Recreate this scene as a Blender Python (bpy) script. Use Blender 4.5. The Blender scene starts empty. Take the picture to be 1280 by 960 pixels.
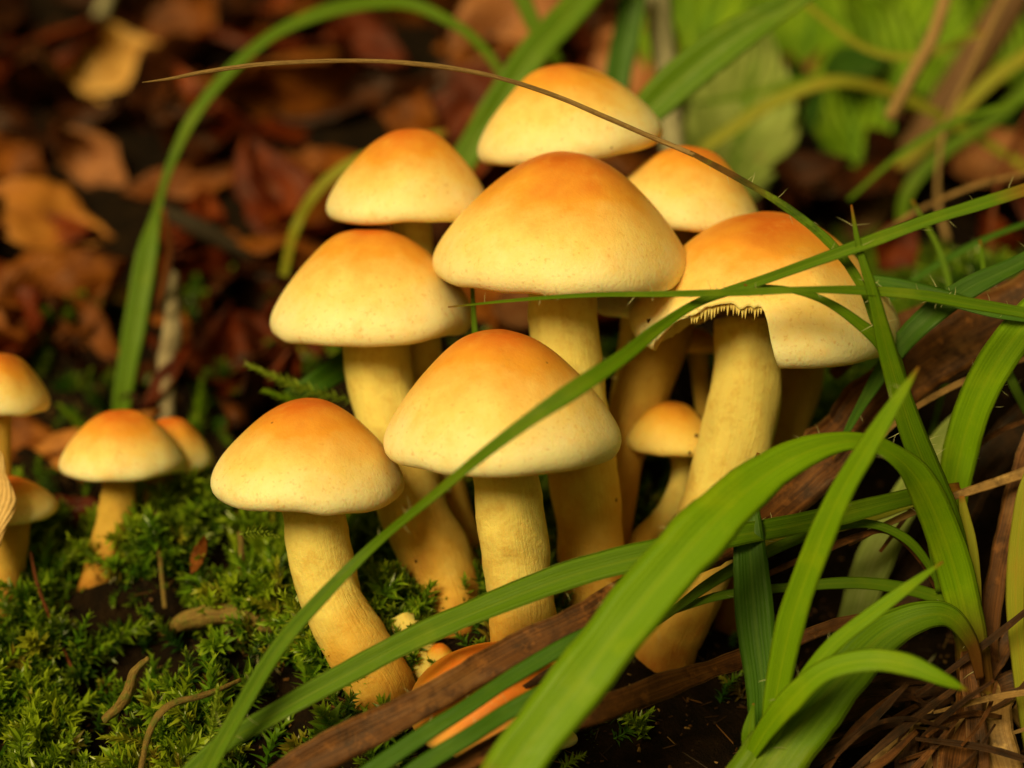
import bpy, math, random
import numpy as np
from mathutils import Vector, Matrix

random.seed(7)
rng = np.random.default_rng(7)
SC = bpy.context.scene
COL = SC.collection
# one scene unit is one centimetre: this is a close-up, sixteen centimetres wide
SC.unit_settings.system = 'METRIC'
SC.unit_settings.scale_length = 0.01

# ------------------------------------------------------------------ camera
PITCH = math.radians(10)
CAM_H = 12.0
FPX = 2400.0                       # focal length in pixels of a 1280 wide frame
C0 = np.array([0.0, 0.0, CAM_H])
FW = np.array([0, math.cos(PITCH), -math.sin(PITCH)])
UP = np.array([0, math.sin(PITCH), math.cos(PITCH)])
RT = np.array([1.0, 0, 0])
cam = bpy.data.cameras.new('camera')
cam.sensor_width = 36
cam.lens = 36 * FPX / 1280
cam.clip_start = 0.5
cam.clip_end = 5000
cam.dof.use_dof = True
cam.dof.focus_distance = 27.4
cam.dof.aperture_fstop = cam.lens * 1e-3 / (2 * 0.36)
camo = bpy.data.objects.new('camera', cam)
camo.location = C0
camo.rotation_euler = (math.pi / 2 - PITCH, 0, 0)
COL.objects.link(camo)
SC.camera = camo

# ------------------------------------------------------------------ light
SUN_EL, SUN_AZ = 34, -28           # degrees; azimuth from behind the camera, negative to its left
el, az = math.radians(SUN_EL), math.radians(SUN_AZ)
to_sun = Vector((math.sin(az) * math.cos(el), -math.cos(az) * math.cos(el), math.sin(el)))
sun = bpy.data.lights.new('sun', 'SUN')
sun.energy = 4.1
sun.angle = math.radians(24)
sun.color = (1.0, 0.80, 0.35)
suno = bpy.data.objects.new('sun', sun)
suno.rotation_euler = to_sun.to_track_quat('Z', 'Y').to_euler()
suno.location = (-40, -40, 80)
COL.objects.link(suno)

world = bpy.data.worlds.new('World')
SC.world = world
world.use_nodes = True
wn = world.node_tree
wn.nodes.clear()
sky = wn.nodes.new('ShaderNodeTexSky')
sky.sky_type = 'NISHITA'
sky.sun_disc = False
sky.sun_elevation = el
sky.sun_rotation = math.atan2(to_sun.x, to_sun.y)
tint = wn.nodes.new('ShaderNodeMix'); tint.data_type = 'RGBA'; tint.blend_type = 'MULTIPLY'
tint.inputs[0].default_value = 1.0
tint.inputs[7].default_value = (1.0, 0.64, 0.09, 1)      # daylight filtered by autumn woodland
bg = wn.nodes.new('ShaderNodeBackground'); bg.inputs[1].default_value = 0.074
wo = wn.nodes.new('ShaderNodeOutputWorld')
wn.links.new(sky.outputs[0], tint.inputs[6])
wn.links.new(tint.outputs[2], bg.inputs[0])
wn.links.new(bg.outputs[0], wo.inputs[0])

SC.view_settings.view_transform = 'Standard'
SC.view_settings.look = 'None'
SC.view_settings.exposure = 0.0
SC.view_settings.gamma = 1.0
SC.cycles.max_bounces = 6
SC.cycles.transparent_max_bounces = 4
SC.cycles.caustics_reflective = False
SC.cycles.caustics_refractive = False

# ------------------------------------------------------------------ helpers
def W(px, py, d):
    """point seen at pixel (px, py) of the 1280x960 photograph, d cm down the view axis"""
    return C0 + d * FW + (px - 640) * d / FPX * RT + (480 - py) * d / FPX * UP

def nrm(v):
    v = np.asarray(v, float)
    return v / (np.linalg.norm(v, axis=-1, keepdims=True) + 1e-12)

def vnoise(x, y, seed=0):
    """smooth value noise on arrays, -1..1"""
    x = np.asarray(x, float); y = np.asarray(y, float)
    xi = np.floor(x).astype(np.int64); yi = np.floor(y).astype(np.int64)
    xf = x - xi; yf = y - yi
    def h(a, b):
        n = (a * 374761393 + b * 668265263 + seed * 974634777) & 0x7fffffff
        n = ((n ^ (n >> 13)) * 1274126177) & 0x7fffffff
        return ((n ^ (n >> 16)) & 0xffff) / 32767.5 - 1
    u = xf * xf * (3 - 2 * xf); v = yf * yf * (3 - 2 * yf)
    return (h(xi, yi) * (1 - u) + h(xi + 1, yi) * u) * (1 - v) + (h(xi, yi + 1) * (1 - u) + h(xi + 1, yi + 1) * u) * v

def mesh(name, V, F, tex=None, smooth=True, mi=None):
    me = bpy.data.meshes.new(name)
    V = np.asarray(V, np.float32)
    if isinstance(F, np.ndarray):
        n, k = F.shape
        me.vertices.add(len(V)); me.vertices.foreach_set('co', V.ravel())
        me.loops.add(n * k); me.loops.foreach_set('vertex_index', F.astype(np.int32).ravel())
        me.polygons.add(n); me.polygons.foreach_set('loop_start', np.arange(0, n * k, k, dtype=np.int32))
        me.update(calc_edges=True)
    else:
        me.from_pydata(V.tolist(), [], F)
    if tex is not None:
        a = me.attributes.new('tex', 'FLOAT_VECTOR', 'POINT')
        a.data.foreach_set('vector', np.asarray(tex, np.float32).ravel())
    if mi is not None:
        me.polygons.foreach_set('material_index', np.asarray(mi, np.int32))
    me.polygons.foreach_set('use_smooth', np.full(len(me.polygons), smooth))
    me.update()
    return me

def put(name, me, mats, parent=None, loc=None):
    o = bpy.data.objects.new(name, me)
    for m in (mats if isinstance(mats, (list, tuple)) else [mats]):
        if len(me.materials) < len(mats if isinstance(mats, (list, tuple)) else [mats]):
            me.materials.append(m)
    if loc is not None: o.location = loc
    if parent is not None: o.parent = parent
    COL.objects.link(o)
    return o

def tag(o, label=None, cat=None, group=None, kind=None):
    if label: o['label'] = label
    if cat: o['category'] = cat
    if group: o['group'] = group
    if kind: o['kind'] = kind
    return o

def thing(name, label, cat, loc, group=None):
    o = bpy.data.objects.new(name, None)
    o.empty_display_size = 0.3
    o.location = loc
    COL.objects.link(o)
    return tag(o, label, cat, group)

def spline(P, n):
    """Catmull-Rom through the rows of P, n samples evenly spread"""
    P = np.asarray(P, float)
    if len(P) == 2:
        t = np.linspace(0, 1, n)[:, None]
        return P[0] * (1 - t) + P[1] * t
    Q = np.vstack([2 * P[0] - P[1], P, 2 * P[-1] - P[-2]])
    seg = np.linalg.norm(np.diff(P[:, :3], axis=0), axis=1) + 1e-9
    cum = np.concatenate([[0], np.cumsum(seg)])
    s = np.linspace(0, cum[-1], n)
    k = np.clip(np.searchsorted(cum, s, side='right') - 1, 0, len(P) - 2)
    t = ((s - cum[k]) / seg[k])[:, None]
    p0, p1, p2, p3 = Q[k], Q[k + 1], Q[k + 2], Q[k + 3]
    return 0.5 * (2 * p1 + (p2 - p0) * t + (2 * p0 - 5 * p1 + 4 * p2 - p3) * t ** 2 + (3 * p1 - p0 - 3 * p2 + p3) * t ** 3)

def px_path(pts):
    """[(px, py, depth, width_px, ...)] -> rows (x, y, z, width_cm, ...)"""
    return np.array([[*W(p[0], p[1], p[2]), p[3] * p[2] / FPX, *p[4:]] for p in pts])

# ------------------------------------------------------------------ materials
def M(name):
    m = bpy.data.materials.new(name); m.use_nodes = True
    nt = m.node_tree; nt.nodes.clear()
    out = nt.nodes.new('ShaderNodeOutputMaterial')
    return m, nt, out

class G:
    """little node graph writer"""
    def __init__(s, name):
        s.m, s.nt, s.out = M(name)
    def n(s, t, **kw):
        nd = s.nt.nodes.new('ShaderNode' + t)
        for k, v in kw.items(): setattr(nd, k, v)
        return nd
    def l(s, a, b): s.nt.links.new(a, b)
    def setin(s, sock, v):
        if isinstance(v, bpy.types.NodeSocket): s.l(v, sock)
        else:
            if isinstance(v, tuple) and len(v) == 3 and sock.type == 'RGBA': v = (*v, 1)
            sock.default_value = v
    def tex(s):
        a = s.n('Attribute'); a.attribute_name = 'tex'; return a.outputs['Vector']
    def sep(s, v):
        a = s.n('SeparateXYZ'); s.l(v, a.inputs[0]); return a.outputs
    def obj(s): return s.n('TexCoord').outputs['Object']
    def rand(s): return s.n('ObjectInfo').outputs['Random']
    def math(s, op, a, b=0.0, clamp=False):
        x = s.n('Math', operation=op, use_clamp=clamp)
        s.setin(x.inputs[0], a); s.setin(x.inputs[1], b); return x.outputs[0]
    def vmul(s, v, k):
        x = s.n('VectorMath', operation='MULTIPLY'); s.l(v, x.inputs[0]); s.setin(x.inputs[1], k); return x.outputs[0]
    def vadd(s, v, k):
        x = s.n('VectorMath', operation='ADD'); s.l(v, x.inputs[0]); s.setin(x.inputs[1], k); return x.outputs[0]
    def noise(s, v, scale, detail=3, rough=0.55, dist=0.0):
        x = s.n('TexNoise'); s.l(v, x.inputs['Vector'])
        x.inputs['Scale'].default_value = scale; x.inputs['Detail'].default_value = detail
        x.inputs['Roughness'].default_value = rough; x.inputs['Distortion'].default_value = dist
        return x.outputs['Fac']
    def ramp(s, f, stops, interp='LINEAR'):
        x = s.n('ValToRGB'); s.l(f, x.inputs[0]); cr = x.color_ramp; cr.interpolation = interp
        while len(cr.elements) > 1: cr.elements.remove(cr.elements[-1])
        for i, (p, c) in enumerate(stops):
            e = cr.elements[0] if i == 0 else cr.elements.new(p)
            e.position = p
            e.color = (*c, 1) if isinstance(c, (tuple, list)) else (c, c, c, 1)
        return x.outputs[0]
    def mix(s, f, a, b, blend='MIX'):
        x = s.n('Mix', data_type='RGBA', blend_type=blend)
        s.setin(x.inputs[0], f)
        for i, v in ((6, a), (7, b)):
            if isinstance(v, tuple): v = (*v, 1) if len(v) == 3 else v
            s.setin(x.inputs[i], v)
        return x.outputs[2]
    def bump(s, h, strength, dist):
        x = s.n('Bump'); s.l(h, x.inputs['Height']); x.inputs['Strength'].default_value = strength
        x.inputs['Distance'].default_value = dist; return x.outputs[0]
    def pr(s, color, rough=0.5, spec=0.4, bump=None, sss=0.0, rad=(0.2, 0.1, 0.04), trans=None, tcol=None, sheen=0.0):
        p = s.n('BsdfPrincipled')
        s.setin(p.inputs['Base Color'], (*color, 1) if isinstance(color, tuple) else color)
        s.setin(p.inputs['Roughness'], rough)
        s.setin(p.inputs['Specular IOR Level'], spec)
        if bump is not None: s.l(bump, p.inputs['Normal'])
        if sss:
            p.inputs['Subsurface Weight'].default_value = sss
            p.inputs['Subsurface Radius'].default_value = rad
            p.inputs['Subsurface Scale'].default_value = 1.0
        res = p.outputs[0]
        if trans:
            t = s.n('BsdfTranslucent'); s.setin(t.inputs[0], tcol if tcol is not None else color)
            if bump is not None: s.l(bump, t.inputs['Normal'])
            mx = s.n('MixShader'); mx.inputs[0].default_value = trans
            s.l(res, mx.inputs[1]); s.l(t.outputs[0], mx.inputs[2]); res = mx.outputs[0]
        s.l(res, s.out.inputs[0])
        return s.m

def cap_material(name, shift=0.0, top=(0.60, 0.14, 0.012), mid=(0.74, 0.33, 0.04), low=(0.85, 0.61, 0.22), rim=(0.88, 0.79, 0.50)):
    g = G(name)
    t = g.tex(); o = g.obj()
    v = g.sep(t)[2]
    off = g.vadd(o, g.vmul(g.n('CombineXYZ').outputs[0], (1, 1, 1)))
    big = g.noise(o, 1.1, 4, 0.6)
    meri = g.noise(g.vmul(t, (9, 9, 3)), 1.0, 3, 0.6)
    f = g.math('ADD', v, g.math('MULTIPLY', g.math('SUBTRACT', big, 0.5), 0.42))
    f = g.math('ADD', f, g.math('MULTIPLY', g.math('SUBTRACT', meri, 0.5), 0.16))
    f = g.math('ADD', f, g.math('MULTIPLY', g.math('SUBTRACT', g.rand(), 0.5), 0.10))
    f = g.math('ADD', f, shift, True)
    col = g.ramp(f, [(0.0, top), (0.12, top), (0.38, mid), (0.64, low), (0.88, rim), (1.0, rim)])
    # small freckles and pits
    fr = g.noise(o, 14, 2, 0.5)
    col = g.mix(g.ramp(fr, [(0.0, 0.0), (0.60, 0.0), (0.72, 0.35), (1.0, 0.6)]), col, (0.62, 0.30, 0.06))
    wide = g.noise(g.vadd(o, (7, 3, 1)), 2.6, 3, 0.6)
    col = g.mix(g.ramp(wide, [(0, 0.0), (0.55, 0.0), (0.75, 0.35), (1, 0.5)]), col, (0.80, 0.42, 0.08))
    sp = g.n('TexVoronoi'); g.l(o, sp.inputs['Vector']); sp.inputs['Scale'].default_value = 1.5
    col = g.mix(g.ramp(sp.outputs['Distance'], [(0, 0.8), (0.022, 0.7), (0.04, 0.0), (1, 0.0)]), col, (0.16, 0.06, 0.015))
    fib = g.noise(g.vmul(t, (46, 46, 9)), 1.0, 4, 0.7)
    fine = g.noise(o, 22, 4, 0.6)
    h = g.math('ADD', g.math('MULTIPLY', g.math('MULTIPLY', fib, v), 1.3), g.math('MULTIPLY', fine, 0.5))
    h = g.math('ADD', h, g.math('MULTIPLY', wide, 0.8))
    b = g.bump(h, 0.42, 0.03)
    rough = g.ramp(fine, [(0, 0.40), (1, 0.66)])
    return g.pr(col, rough, 0.35, b, sss=0.45, rad=(0.24, 0.11, 0.03))

CAP = cap_material('mushroom_cap')
CAP_DEEP = cap_material('mushroom_cap_deep', -0.10, (0.64, 0.18, 0.015), (0.76, 0.34, 0.035), (0.78, 0.47, 0.10), (0.78, 0.55, 0.17))  # browner copy of the cap, shade mixed into its colour
CAP_DEEP2 = cap_material('mushroom_cap_shaded', 0.06, (0.62, 0.20, 0.015), (0.74, 0.36, 0.04), (0.78, 0.50, 0.11), (0.80, 0.60, 0.20))  # milder shaded copy, the shade again part of the colour
CAP_PALE = cap_material('mushroom_cap_sunlit_pale', 0.35, (0.8, 0.5, 0.15), (0.86, 0.72, 0.42), (0.9, 0.84, 0.64), (0.92, 0.88, 0.74))  # sunlit white of a cap edge, painted as near-white skin
CAP_ORANGE = cap_material('mushroom_cap_vivid', -0.2, (0.78, 0.20, 0.02), (0.82, 0.27, 0.025), (0.85, 0.45, 0.10), (0.86, 0.66, 0.34))

g = G('mushroom_flesh')
o = g.obj()
col = g.ramp(g.noise(o, 5, 4), [(0.3, (0.62, 0.36, 0.10)), (0.7, (0.80, 0.62, 0.28))])
FLESH = g.pr(col, 0.6, 0.3, g.bump(g.noise(o, 18, 4), 0.5, 0.03), sss=0.3, rad=(0.2, 0.1, 0.03))

g = G('mushroom_gill')
o = g.obj()
col = g.ramp(g.noise(o, 3, 3), [(0.3, (0.70, 0.48, 0.14)), (0.7, (0.86, 0.70, 0.28))])
GILL = g.pr(col, 0.7, 0.2, sss=0.35, rad=(0.2, 0.1, 0.03))

def stem_material(name, a, b, c):
    g = G(name)
    t = g.tex(); o = g.obj(); v = g.sep(t)[2]
    f = g.math('ADD', v, g.math('MULTIPLY', g.math('SUBTRACT', g.noise(o, 1.3, 4), 0.5), 0.9), True)
    col = g.ramp(f, [(0.0, a), (0.42, a), (0.78, b), (1.0, c)])
    st = g.noise(g.vmul(t, (9, 9, 14)), 1.0, 4, 0.6)
    col = g.mix(g.ramp(st, [(0, 0.0), (0.5, 0.0), (0.85, 0.35), (1, 0.5)]), col, b)
    mot = g.noise(o, 3.6, 5, 0.7)
    col = g.mix(g.ramp(mot, [(0, 0.0), (0.5, 0.0), (0.68, 0.5), (1, 0.7)]), col, tuple(v * 0.85 for v in b))
    fine = g.noise(o, 16, 4, 0.65)
    col = g.mix(g.ramp(fine, [(0, 0.35), (0.34, 0.0), (1, 0.0)]), col, tuple(x * 0.7 for x in b))
    h = g.math('ADD', g.math('MULTIPLY', g.noise(g.vmul(t, (12, 12, 5)), 1.0, 5, 0.7), 1.6), g.math('ADD', fine, g.math('MULTIPLY', mot, 2.0)))
    return g.pr(col, 0.62, 0.25, g.bump(h, 0.5, 0.035), sss=0.35, rad=(0.2, 0.1, 0.03))

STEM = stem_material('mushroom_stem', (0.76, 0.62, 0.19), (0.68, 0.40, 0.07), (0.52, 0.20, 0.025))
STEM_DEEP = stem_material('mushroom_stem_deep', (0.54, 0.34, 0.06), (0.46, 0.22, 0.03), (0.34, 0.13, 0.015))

def blade_material(name, c1, c2, edge, yellow=0.0, tcol=None, trans=0.35, rough=0.42, rib=0.28, margin=0.3, foot=0.0):
    g = G(name)
    t = g.tex(); x = g.sep(t); o = g.obj()
    st = g.noise(g.vmul(t, (11, 0.25, 0)), 1.0, 3, 0.7)
    st2 = g.noise(g.vmul(t, (3.2, 0.6, 0)), 1.0, 3, 0.6)
    col = g.ramp(st, [(0.34, c1), (0.66, c2)])
    col = g.mix(g.math('MULTIPLY', st2, 0.55), col, c1)
    au = g.math('ABSOLUTE', x[0])
    col = g.mix(g.ramp(au, [(0, rib), (0.05, rib * 0.8), (0.13, 0.0), (0.86, 0.0), (1, margin)]), col, edge)  # midrib tint, plus an edge highlight painted along the margin
    if foot: col = g.mix(g.ramp(x[2], [(0, 1.0), (foot * 0.5, 0.95), (foot, 0.0), (1, 0.0)]), col, (0.16, 0.06, 0.015))
    col = g.mix(g.ramp(g.noise(o, 1.2, 4, 0.6), [(0, 0.0), (0.52, 0.0), (0.75, 0.5), (1, 0.7)]), col, edge)
    if 'dry' in name:
        col = g.mix(g.ramp(g.noise(o, 2.4, 5, 0.7), [(0, 0.9), (0.36, 0.7), (0.52, 0.0), (1, 0.0)]), col, tuple(v * 0.3 for v in c1))
        col = g.mix(g.ramp(g.noise(g.vadd(o, (4, 9, 2)), 3.5, 5, 0.7), [(0, 0.0), (0.56, 0.0), (0.7, 0.6), (1, 0.8)]), col, tuple(min(1, v * 1.5) for v in c2))
    # dry reddish tip
    col = g.mix(g.ramp(x[2], [(0, 0.0), (0.955, 0.0), (1, yellow)]), col, (0.34, 0.09, 0.02))
    pat = g.noise(o, 30, 2)
    col = g.mix(g.ramp(pat, [(0, 0), (0.68, 0), (0.76, 0.2), (1, 0.3)]), col, tuple(min(1, v * 2.2) for v in c2))
    wv = g.math('SINE', g.math('MULTIPLY', x[0], 34))
    h = g.math('ADD', g.math('MULTIPLY', wv, 0.10), g.math('MULTIPLY', st, 0.9))
    h = g.math('ADD', h, g.math('MULTIPLY', pat, 0.25))
    b = g.bump(h, 0.7, 0.016)
    rg = g.ramp(g.noise(o, 5, 3), [(0.2, rough - 0.04), (0.8, rough + 0.18)])
    tc = g.mix(0.5, col, (c2[0] * 1.9, c2[1] * 1.7, c2[2]))
    return g.pr(col, rg, 0.26, b, trans=trans, tcol=tc)

GR_BRIGHT = blade_material('grass_bright', (0.14, 0.29, 0.002), (0.24, 0.42, 0.003), (0.34, 0.46, 0.006), 0.9)
GR_MID = blade_material('grass_mid', (0.085, 0.19, 0.002), (0.16, 0.29, 0.004), (0.26, 0.34, 0.01), 0.9)
GR_FOOT = blade_material('grass_bright_brown_foot', (0.14, 0.29, 0.002), (0.24, 0.42, 0.003), (0.34, 0.46, 0.006), 0.9, foot=0.16)
GR_FOOT2 = blade_material('grass_mid_brown_foot', (0.085, 0.19, 0.002), (0.16, 0.29, 0.004), (0.26, 0.34, 0.01), 0.9, foot=0.22)
GR_TRANS = blade_material('grass_dry_to_green', (0.085, 0.19, 0.002), (0.16, 0.29, 0.004), (0.26, 0.34, 0.01), 0.5, foot=0.4)
GR_DARK = blade_material('grass_dark', (0.035, 0.11, 0.003), (0.07, 0.18, 0.006), (0.12, 0.23, 0.01), 0.8, trans=0.25)
GR_PALE = blade_material('grass_pale_underside', (0.20, 0.28, 0.05), (0.36, 0.44, 0.13), (0.46, 0.50, 0.2), 0.3)
GR_YELLOW = blade_material('grass_yellowing', (0.26, 0.30, 0.02), (0.42, 0.40, 0.04), (0.42, 0.26, 0.03), 0.9)
DRY = blade_material('grass_dry_brown', (0.045, 0.014, 0.004), (0.21, 0.078, 0.018), (0.30, 0.15, 0.05), 0.2, trans=0.15, rough=0.5, rib=0.0, margin=0.8)
DRY_TAN = blade_material('grass_dry_tan', (0.24, 0.13, 0.045), (0.42, 0.26, 0.10), (0.30, 0.15, 0.05), 0.2, trans=0.15, rough=0.5, rib=0.0, margin=0.8)
DRY_DARK = blade_material('grass_dry_dark', (0.014, 0.005, 0.002), (0.09, 0.034, 0.010), (0.15, 0.07, 0.025), 0.2, trans=0.1, rough=0.5, rib=0.0, margin=0.6)

g = G('grass_hair'); HAIR = g.pr((0.62, 0.62, 0.35), 0.4, 0.5, trans=0.4)

def litter_material(name, a, b, c, rough=0.45):
    g = G(name)
    t = g.tex(); x = g.sep(t); o = g.obj()
    n1 = g.noise(o, 1.5, 5, 0.65)
    col = g.ramp(n1, [(0.3, a), (0.52, b), (0.72, c)])
    ax = g.math('ABSOLUTE', x[0])
    vein = g.math('SINE', g.math('MULTIPLY', g.math('ADD', x[1], g.math('MULTIPLY', ax, -0.9)), 42))
    vm = g.ramp(vein, [(0, 0), (0.9, 0.0), (1, 0.5)])
    col = g.mix(vm, col, tuple(min(0.9, v * 1.3) for v in b))
    col = g.mix(g.ramp(g.noise(o, 9, 3), [(0, 0.7), (0.42, 0), (1, 0)]), col, tuple(v * 0.25 for v in a))
    h = g.math('ADD', g.math('MULTIPLY', vein, 0.15), g.noise(o, 7, 4, 0.6))
    return g.pr(col, rough, 0.22, g.bump(h, 0.8, 0.05), trans=0.2)

LIT_DARK = litter_material('dead_leaf_shade_dark', (0.012, 0.003, 0.001), (0.042, 0.010, 0.002), (0.12, 0.032, 0.005))  # litter colours kept very dark to stand in for shade on the bank
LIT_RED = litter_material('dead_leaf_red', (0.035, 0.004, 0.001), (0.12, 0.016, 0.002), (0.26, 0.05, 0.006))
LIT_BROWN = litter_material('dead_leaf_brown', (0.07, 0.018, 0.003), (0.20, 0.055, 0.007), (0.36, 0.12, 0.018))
LIT_ORANGE = litter_material('dead_leaf_orange', (0.30, 0.10, 0.018), (0.48, 0.18, 0.03), (0.58, 0.27, 0.06))
LIT_TAN = litter_material('dead_leaf_tan', (0.42, 0.21, 0.05), (0.66, 0.38, 0.11), (0.76, 0.50, 0.18))
LIT_PINK = litter_material('dead_leaf_pinkish', (0.18, 0.06, 0.022), (0.34, 0.13, 0.05), (0.50, 0.23, 0.10))
LIT_PEACH = litter_material('dead_leaf_peach', (0.72, 0.42, 0.16), (0.82, 0.54, 0.24), (0.86, 0.62, 0.3))

def green_leaf_material(name, a, b, vein):
    g = G(name)
    t = g.tex(); x = g.sep(t); o = g.obj()
    col = g.ramp(g.noise(o, 1.3, 4), [(0.3, a), (0.7, b)])
    ax = g.math('ABSOLUTE', x[0])
    vn = g.math('SINE', g.math('MULTIPLY', g.math('ADD', x[1], g.math('MULTIPLY', ax, -0.55)), 38))
    col = g.mix(g.ramp(vn, [(0, 0), (0.6, 0), (1, 0.45)]), col, vein)
    col = g.mix(g.ramp(ax, [(0, 0.9), (0.06, 0.6), (0.12, 0), (1, 0)]), col, vein)
    col = g.mix(g.ramp(g.noise(o, 4, 3), [(0, 0), (0.68, 0), (0.76, 0.8), (1, 0.9)]), col, (0.30, 0.14, 0.05))
    return g.pr(col, 0.55, 0.2, g.bump(vn, 0.8, 0.06), trans=0.4)

HERB_PALE = green_leaf_material('herb_leaf_pale', (0.28, 0.38, 0.07), (0.50, 0.58, 0.18), (0.16, 0.32, 0.02))
HERB = green_leaf_material('herb_leaf', (0.15, 0.31, 0.008), (0.32, 0.50, 0.02), (0.10, 0.24, 0.015))
HERB_DARK = green_leaf_material('herb_leaf_dark', (0.03, 0.09, 0.008), (0.06, 0.16, 0.012), (0.09, 0.2, 0.02))

g = G('moss_leaf')
t = g.tex(); x = g.sep(t)
col = g.ramp(x[0], [(0.0, (0.012, 0.055, 0.004)), (0.3, (0.03, 0.12, 0.006)), (0.55, (0.085, 0.22, 0.008)), (0.8, (0.24, 0.34, 0.012)), (0.93, (0.26, 0.19, 0.02)), (1.0, (0.12, 0.06, 0.012))])
col = g.mix(g.math('MULTIPLY', g.math('POWER', x[1], 2.5), 0.85), col, (0.42, 0.52, 0.03))  # tips painted brighter for the light caught by the shoots
MOSS = g.pr(col, 0.32, 0.5, trans=0.35)

g = G('moss_leaf_bright')
x = g.sep(g.tex())
MOSS_BRIGHT = g.pr(g.mix(x[1], (0.18, 0.30, 0.015), (0.5, 0.6, 0.08)), 0.3, 0.5, trans=0.4)

g = G('wet_soil')
o = g.obj()
n1 = g.noise(o, 2.2, 6, 0.7); n2 = g.noise(o, 14, 5, 0.7)
col = g.ramp(n1, [(0.35, (0.004, 0.002, 0.001)), (0.6, (0.016, 0.007, 0.002)), (0.75, (0.030, 0.018, 0.004))])
h = g.math('ADD', n1, g.math('MULTIPLY', n2, 0.5))
SOIL = g.pr(col, 0.8, 0.12, g.bump(h, 1.0, 0.2))

def bark_material(name, a, b, moss=0.0):
    g = G(name); o = g.obj(); t = g.tex()
    n = g.noise(g.vmul(t, (3, 3, 14)), 1.0, 5, 0.7); n2 = g.noise(o, 9, 4, 0.6)
    col = g.ramp(n, [(0.3, a), (0.7, b)])
    if moss: col = g.mix(g.ramp(n2, [(0, 0), (0.5, 0), (0.65, moss), (1, moss)]), col, (0.10, 0.14, 0.015))
    h = g.math('ADD', n, n2)
    return g.pr(col, 0.65, 0.3, g.bump(h, 0.9, 0.05))
TWIG_TAN = bark_material('twig_tan', (0.20, 0.11, 0.04), (0.42, 0.27, 0.11))
TWIG_BROWN = bark_material('twig_brown', (0.06, 0.028, 0.012), (0.18, 0.09, 0.04))
TWIG_GREY = bark_material('twig_grey', (0.16, 0.15, 0.09), (0.42, 0.38, 0.25))
TWIG_DARK = bark_material('twig_dark', (0.012, 0.008, 0.005), (0.045, 0.028, 0.015))
TWIG_RED = bark_material('twig_red', (0.10, 0.022, 0.008), (0.22, 0.055, 0.015))
TWIG_WHITE = bark_material('bark_pale', (0.10, 0.06, 0.035), (0.50, 0.42, 0.28))
ROOT = bark_material('mossy_root', (0.12, 0.065, 0.018), (0.30, 0.20, 0.05), 0.7)
OLIVE = bark_material('stalk_olive', (0.22, 0.22, 0.03), (0.42, 0.38, 0.06))

# ------------------------------------------------------------------ ground
prof = [(-60, -12.0), (10, -10.5), (20, -9.0), (24, -7.8), (26, -6.4), (27, -5.45), (28, -4.6), (29.2, -3.6), (30.5, -2.75), (32, -1.95),
        (34, -0.75), (36, 0.55), (38, 1.9), (42, 4.6), (48, 8.6), (56, 13.5), (66, 18.5), (85, 26)]
PY = np.array([d * math.cos(PITCH) + h * math.sin(PITCH) for d, h in prof] + [140, 900])
PZ = np.array([CAM_H - d * math.sin(PITCH) + h * math.cos(PITCH) for d, h in prof] + [26, 30])

def clump(x, y):
    return 0.6 * vnoise(x * 1.05 + 3, y * 1.05, 5) + 0.4 * vnoise(x * 2.3, y * 2.3 + 9, 6)

# where the ground is seen: (px, py, depth, reach in cm)
KEYS = [(478, 868, 28.0, 0.8), (660, 856, 27.9, 0.7), (566, 772, 29.3, 0.7), (742, 750, 29.5, 0.6), (832, 818, 29.1, 0.8), (112, 738, 30.6, 0.7), (0, 775, 30.1, 0.8),
        (615, 945, 27.1, 1.0), (792, 715, 30.0, 0.5), (290, 772, 29.2, 0.8), (250, 640, 31.2, 0.8), (180, 700, 30.4, 0.7), (330, 840, 29.0, 0.5), (720, 930, 27.6, 0.8), (900, 900, 28.2, 1.0), (600, 660, 31.0, 0.6), (60, 620, 32.5, 0.9), (1215, 325, 33.5, 1.5), (1300, 350, 33.0, 1.5)]
KP = [(*W(*k[:3]), k[3]) for k in KEYS]

def gz(x, y):
    x = np.asarray(x, float); y = np.asarray(y, float)
    z = np.interp(y, PY, PZ)
    near = np.clip((45 - y) / 12, 0, 1)
    z = z - near * 0.75 * np.clip((-x - 2.8) / 2.5, 0, 1)
    z = z - near * 0.85 * np.clip((x - 2.8) / 2.0, 0, 1)
    fade = np.exp(-np.maximum(np.abs(x) - 40, 0) / 60)
    m = clump(x, y)
    z = z + near * (0.60 * m - 0.22) + 0.06 * vnoise(x * 5, y * 5, 8) * near
    z = z + (1 - near) * (0.9 * vnoise(x * 0.22, y * 0.22, 2) + 0.35 * vnoise(x * 0.8, y * 0.8, 3)) * fade
    z = z + (1 - near) * 4 * vnoise(x * 0.012, y * 0.012, 12) * np.clip((y - 90) / 60, 0, 1)
    num = 0; den = 0
    for kx, ky, kz, kr in KP:
        wgt = np.exp(-((x - kx) ** 2 + (y - ky) ** 2) / kr ** 2)
        num = num + wgt * kz; den = den + wgt
    t = 1 - np.exp(-1.6 * den)
    z = z * (1 - t) + t * (num / (den + 1e-9) + 0.16 * clump(x, y) * near)
    return z

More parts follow.
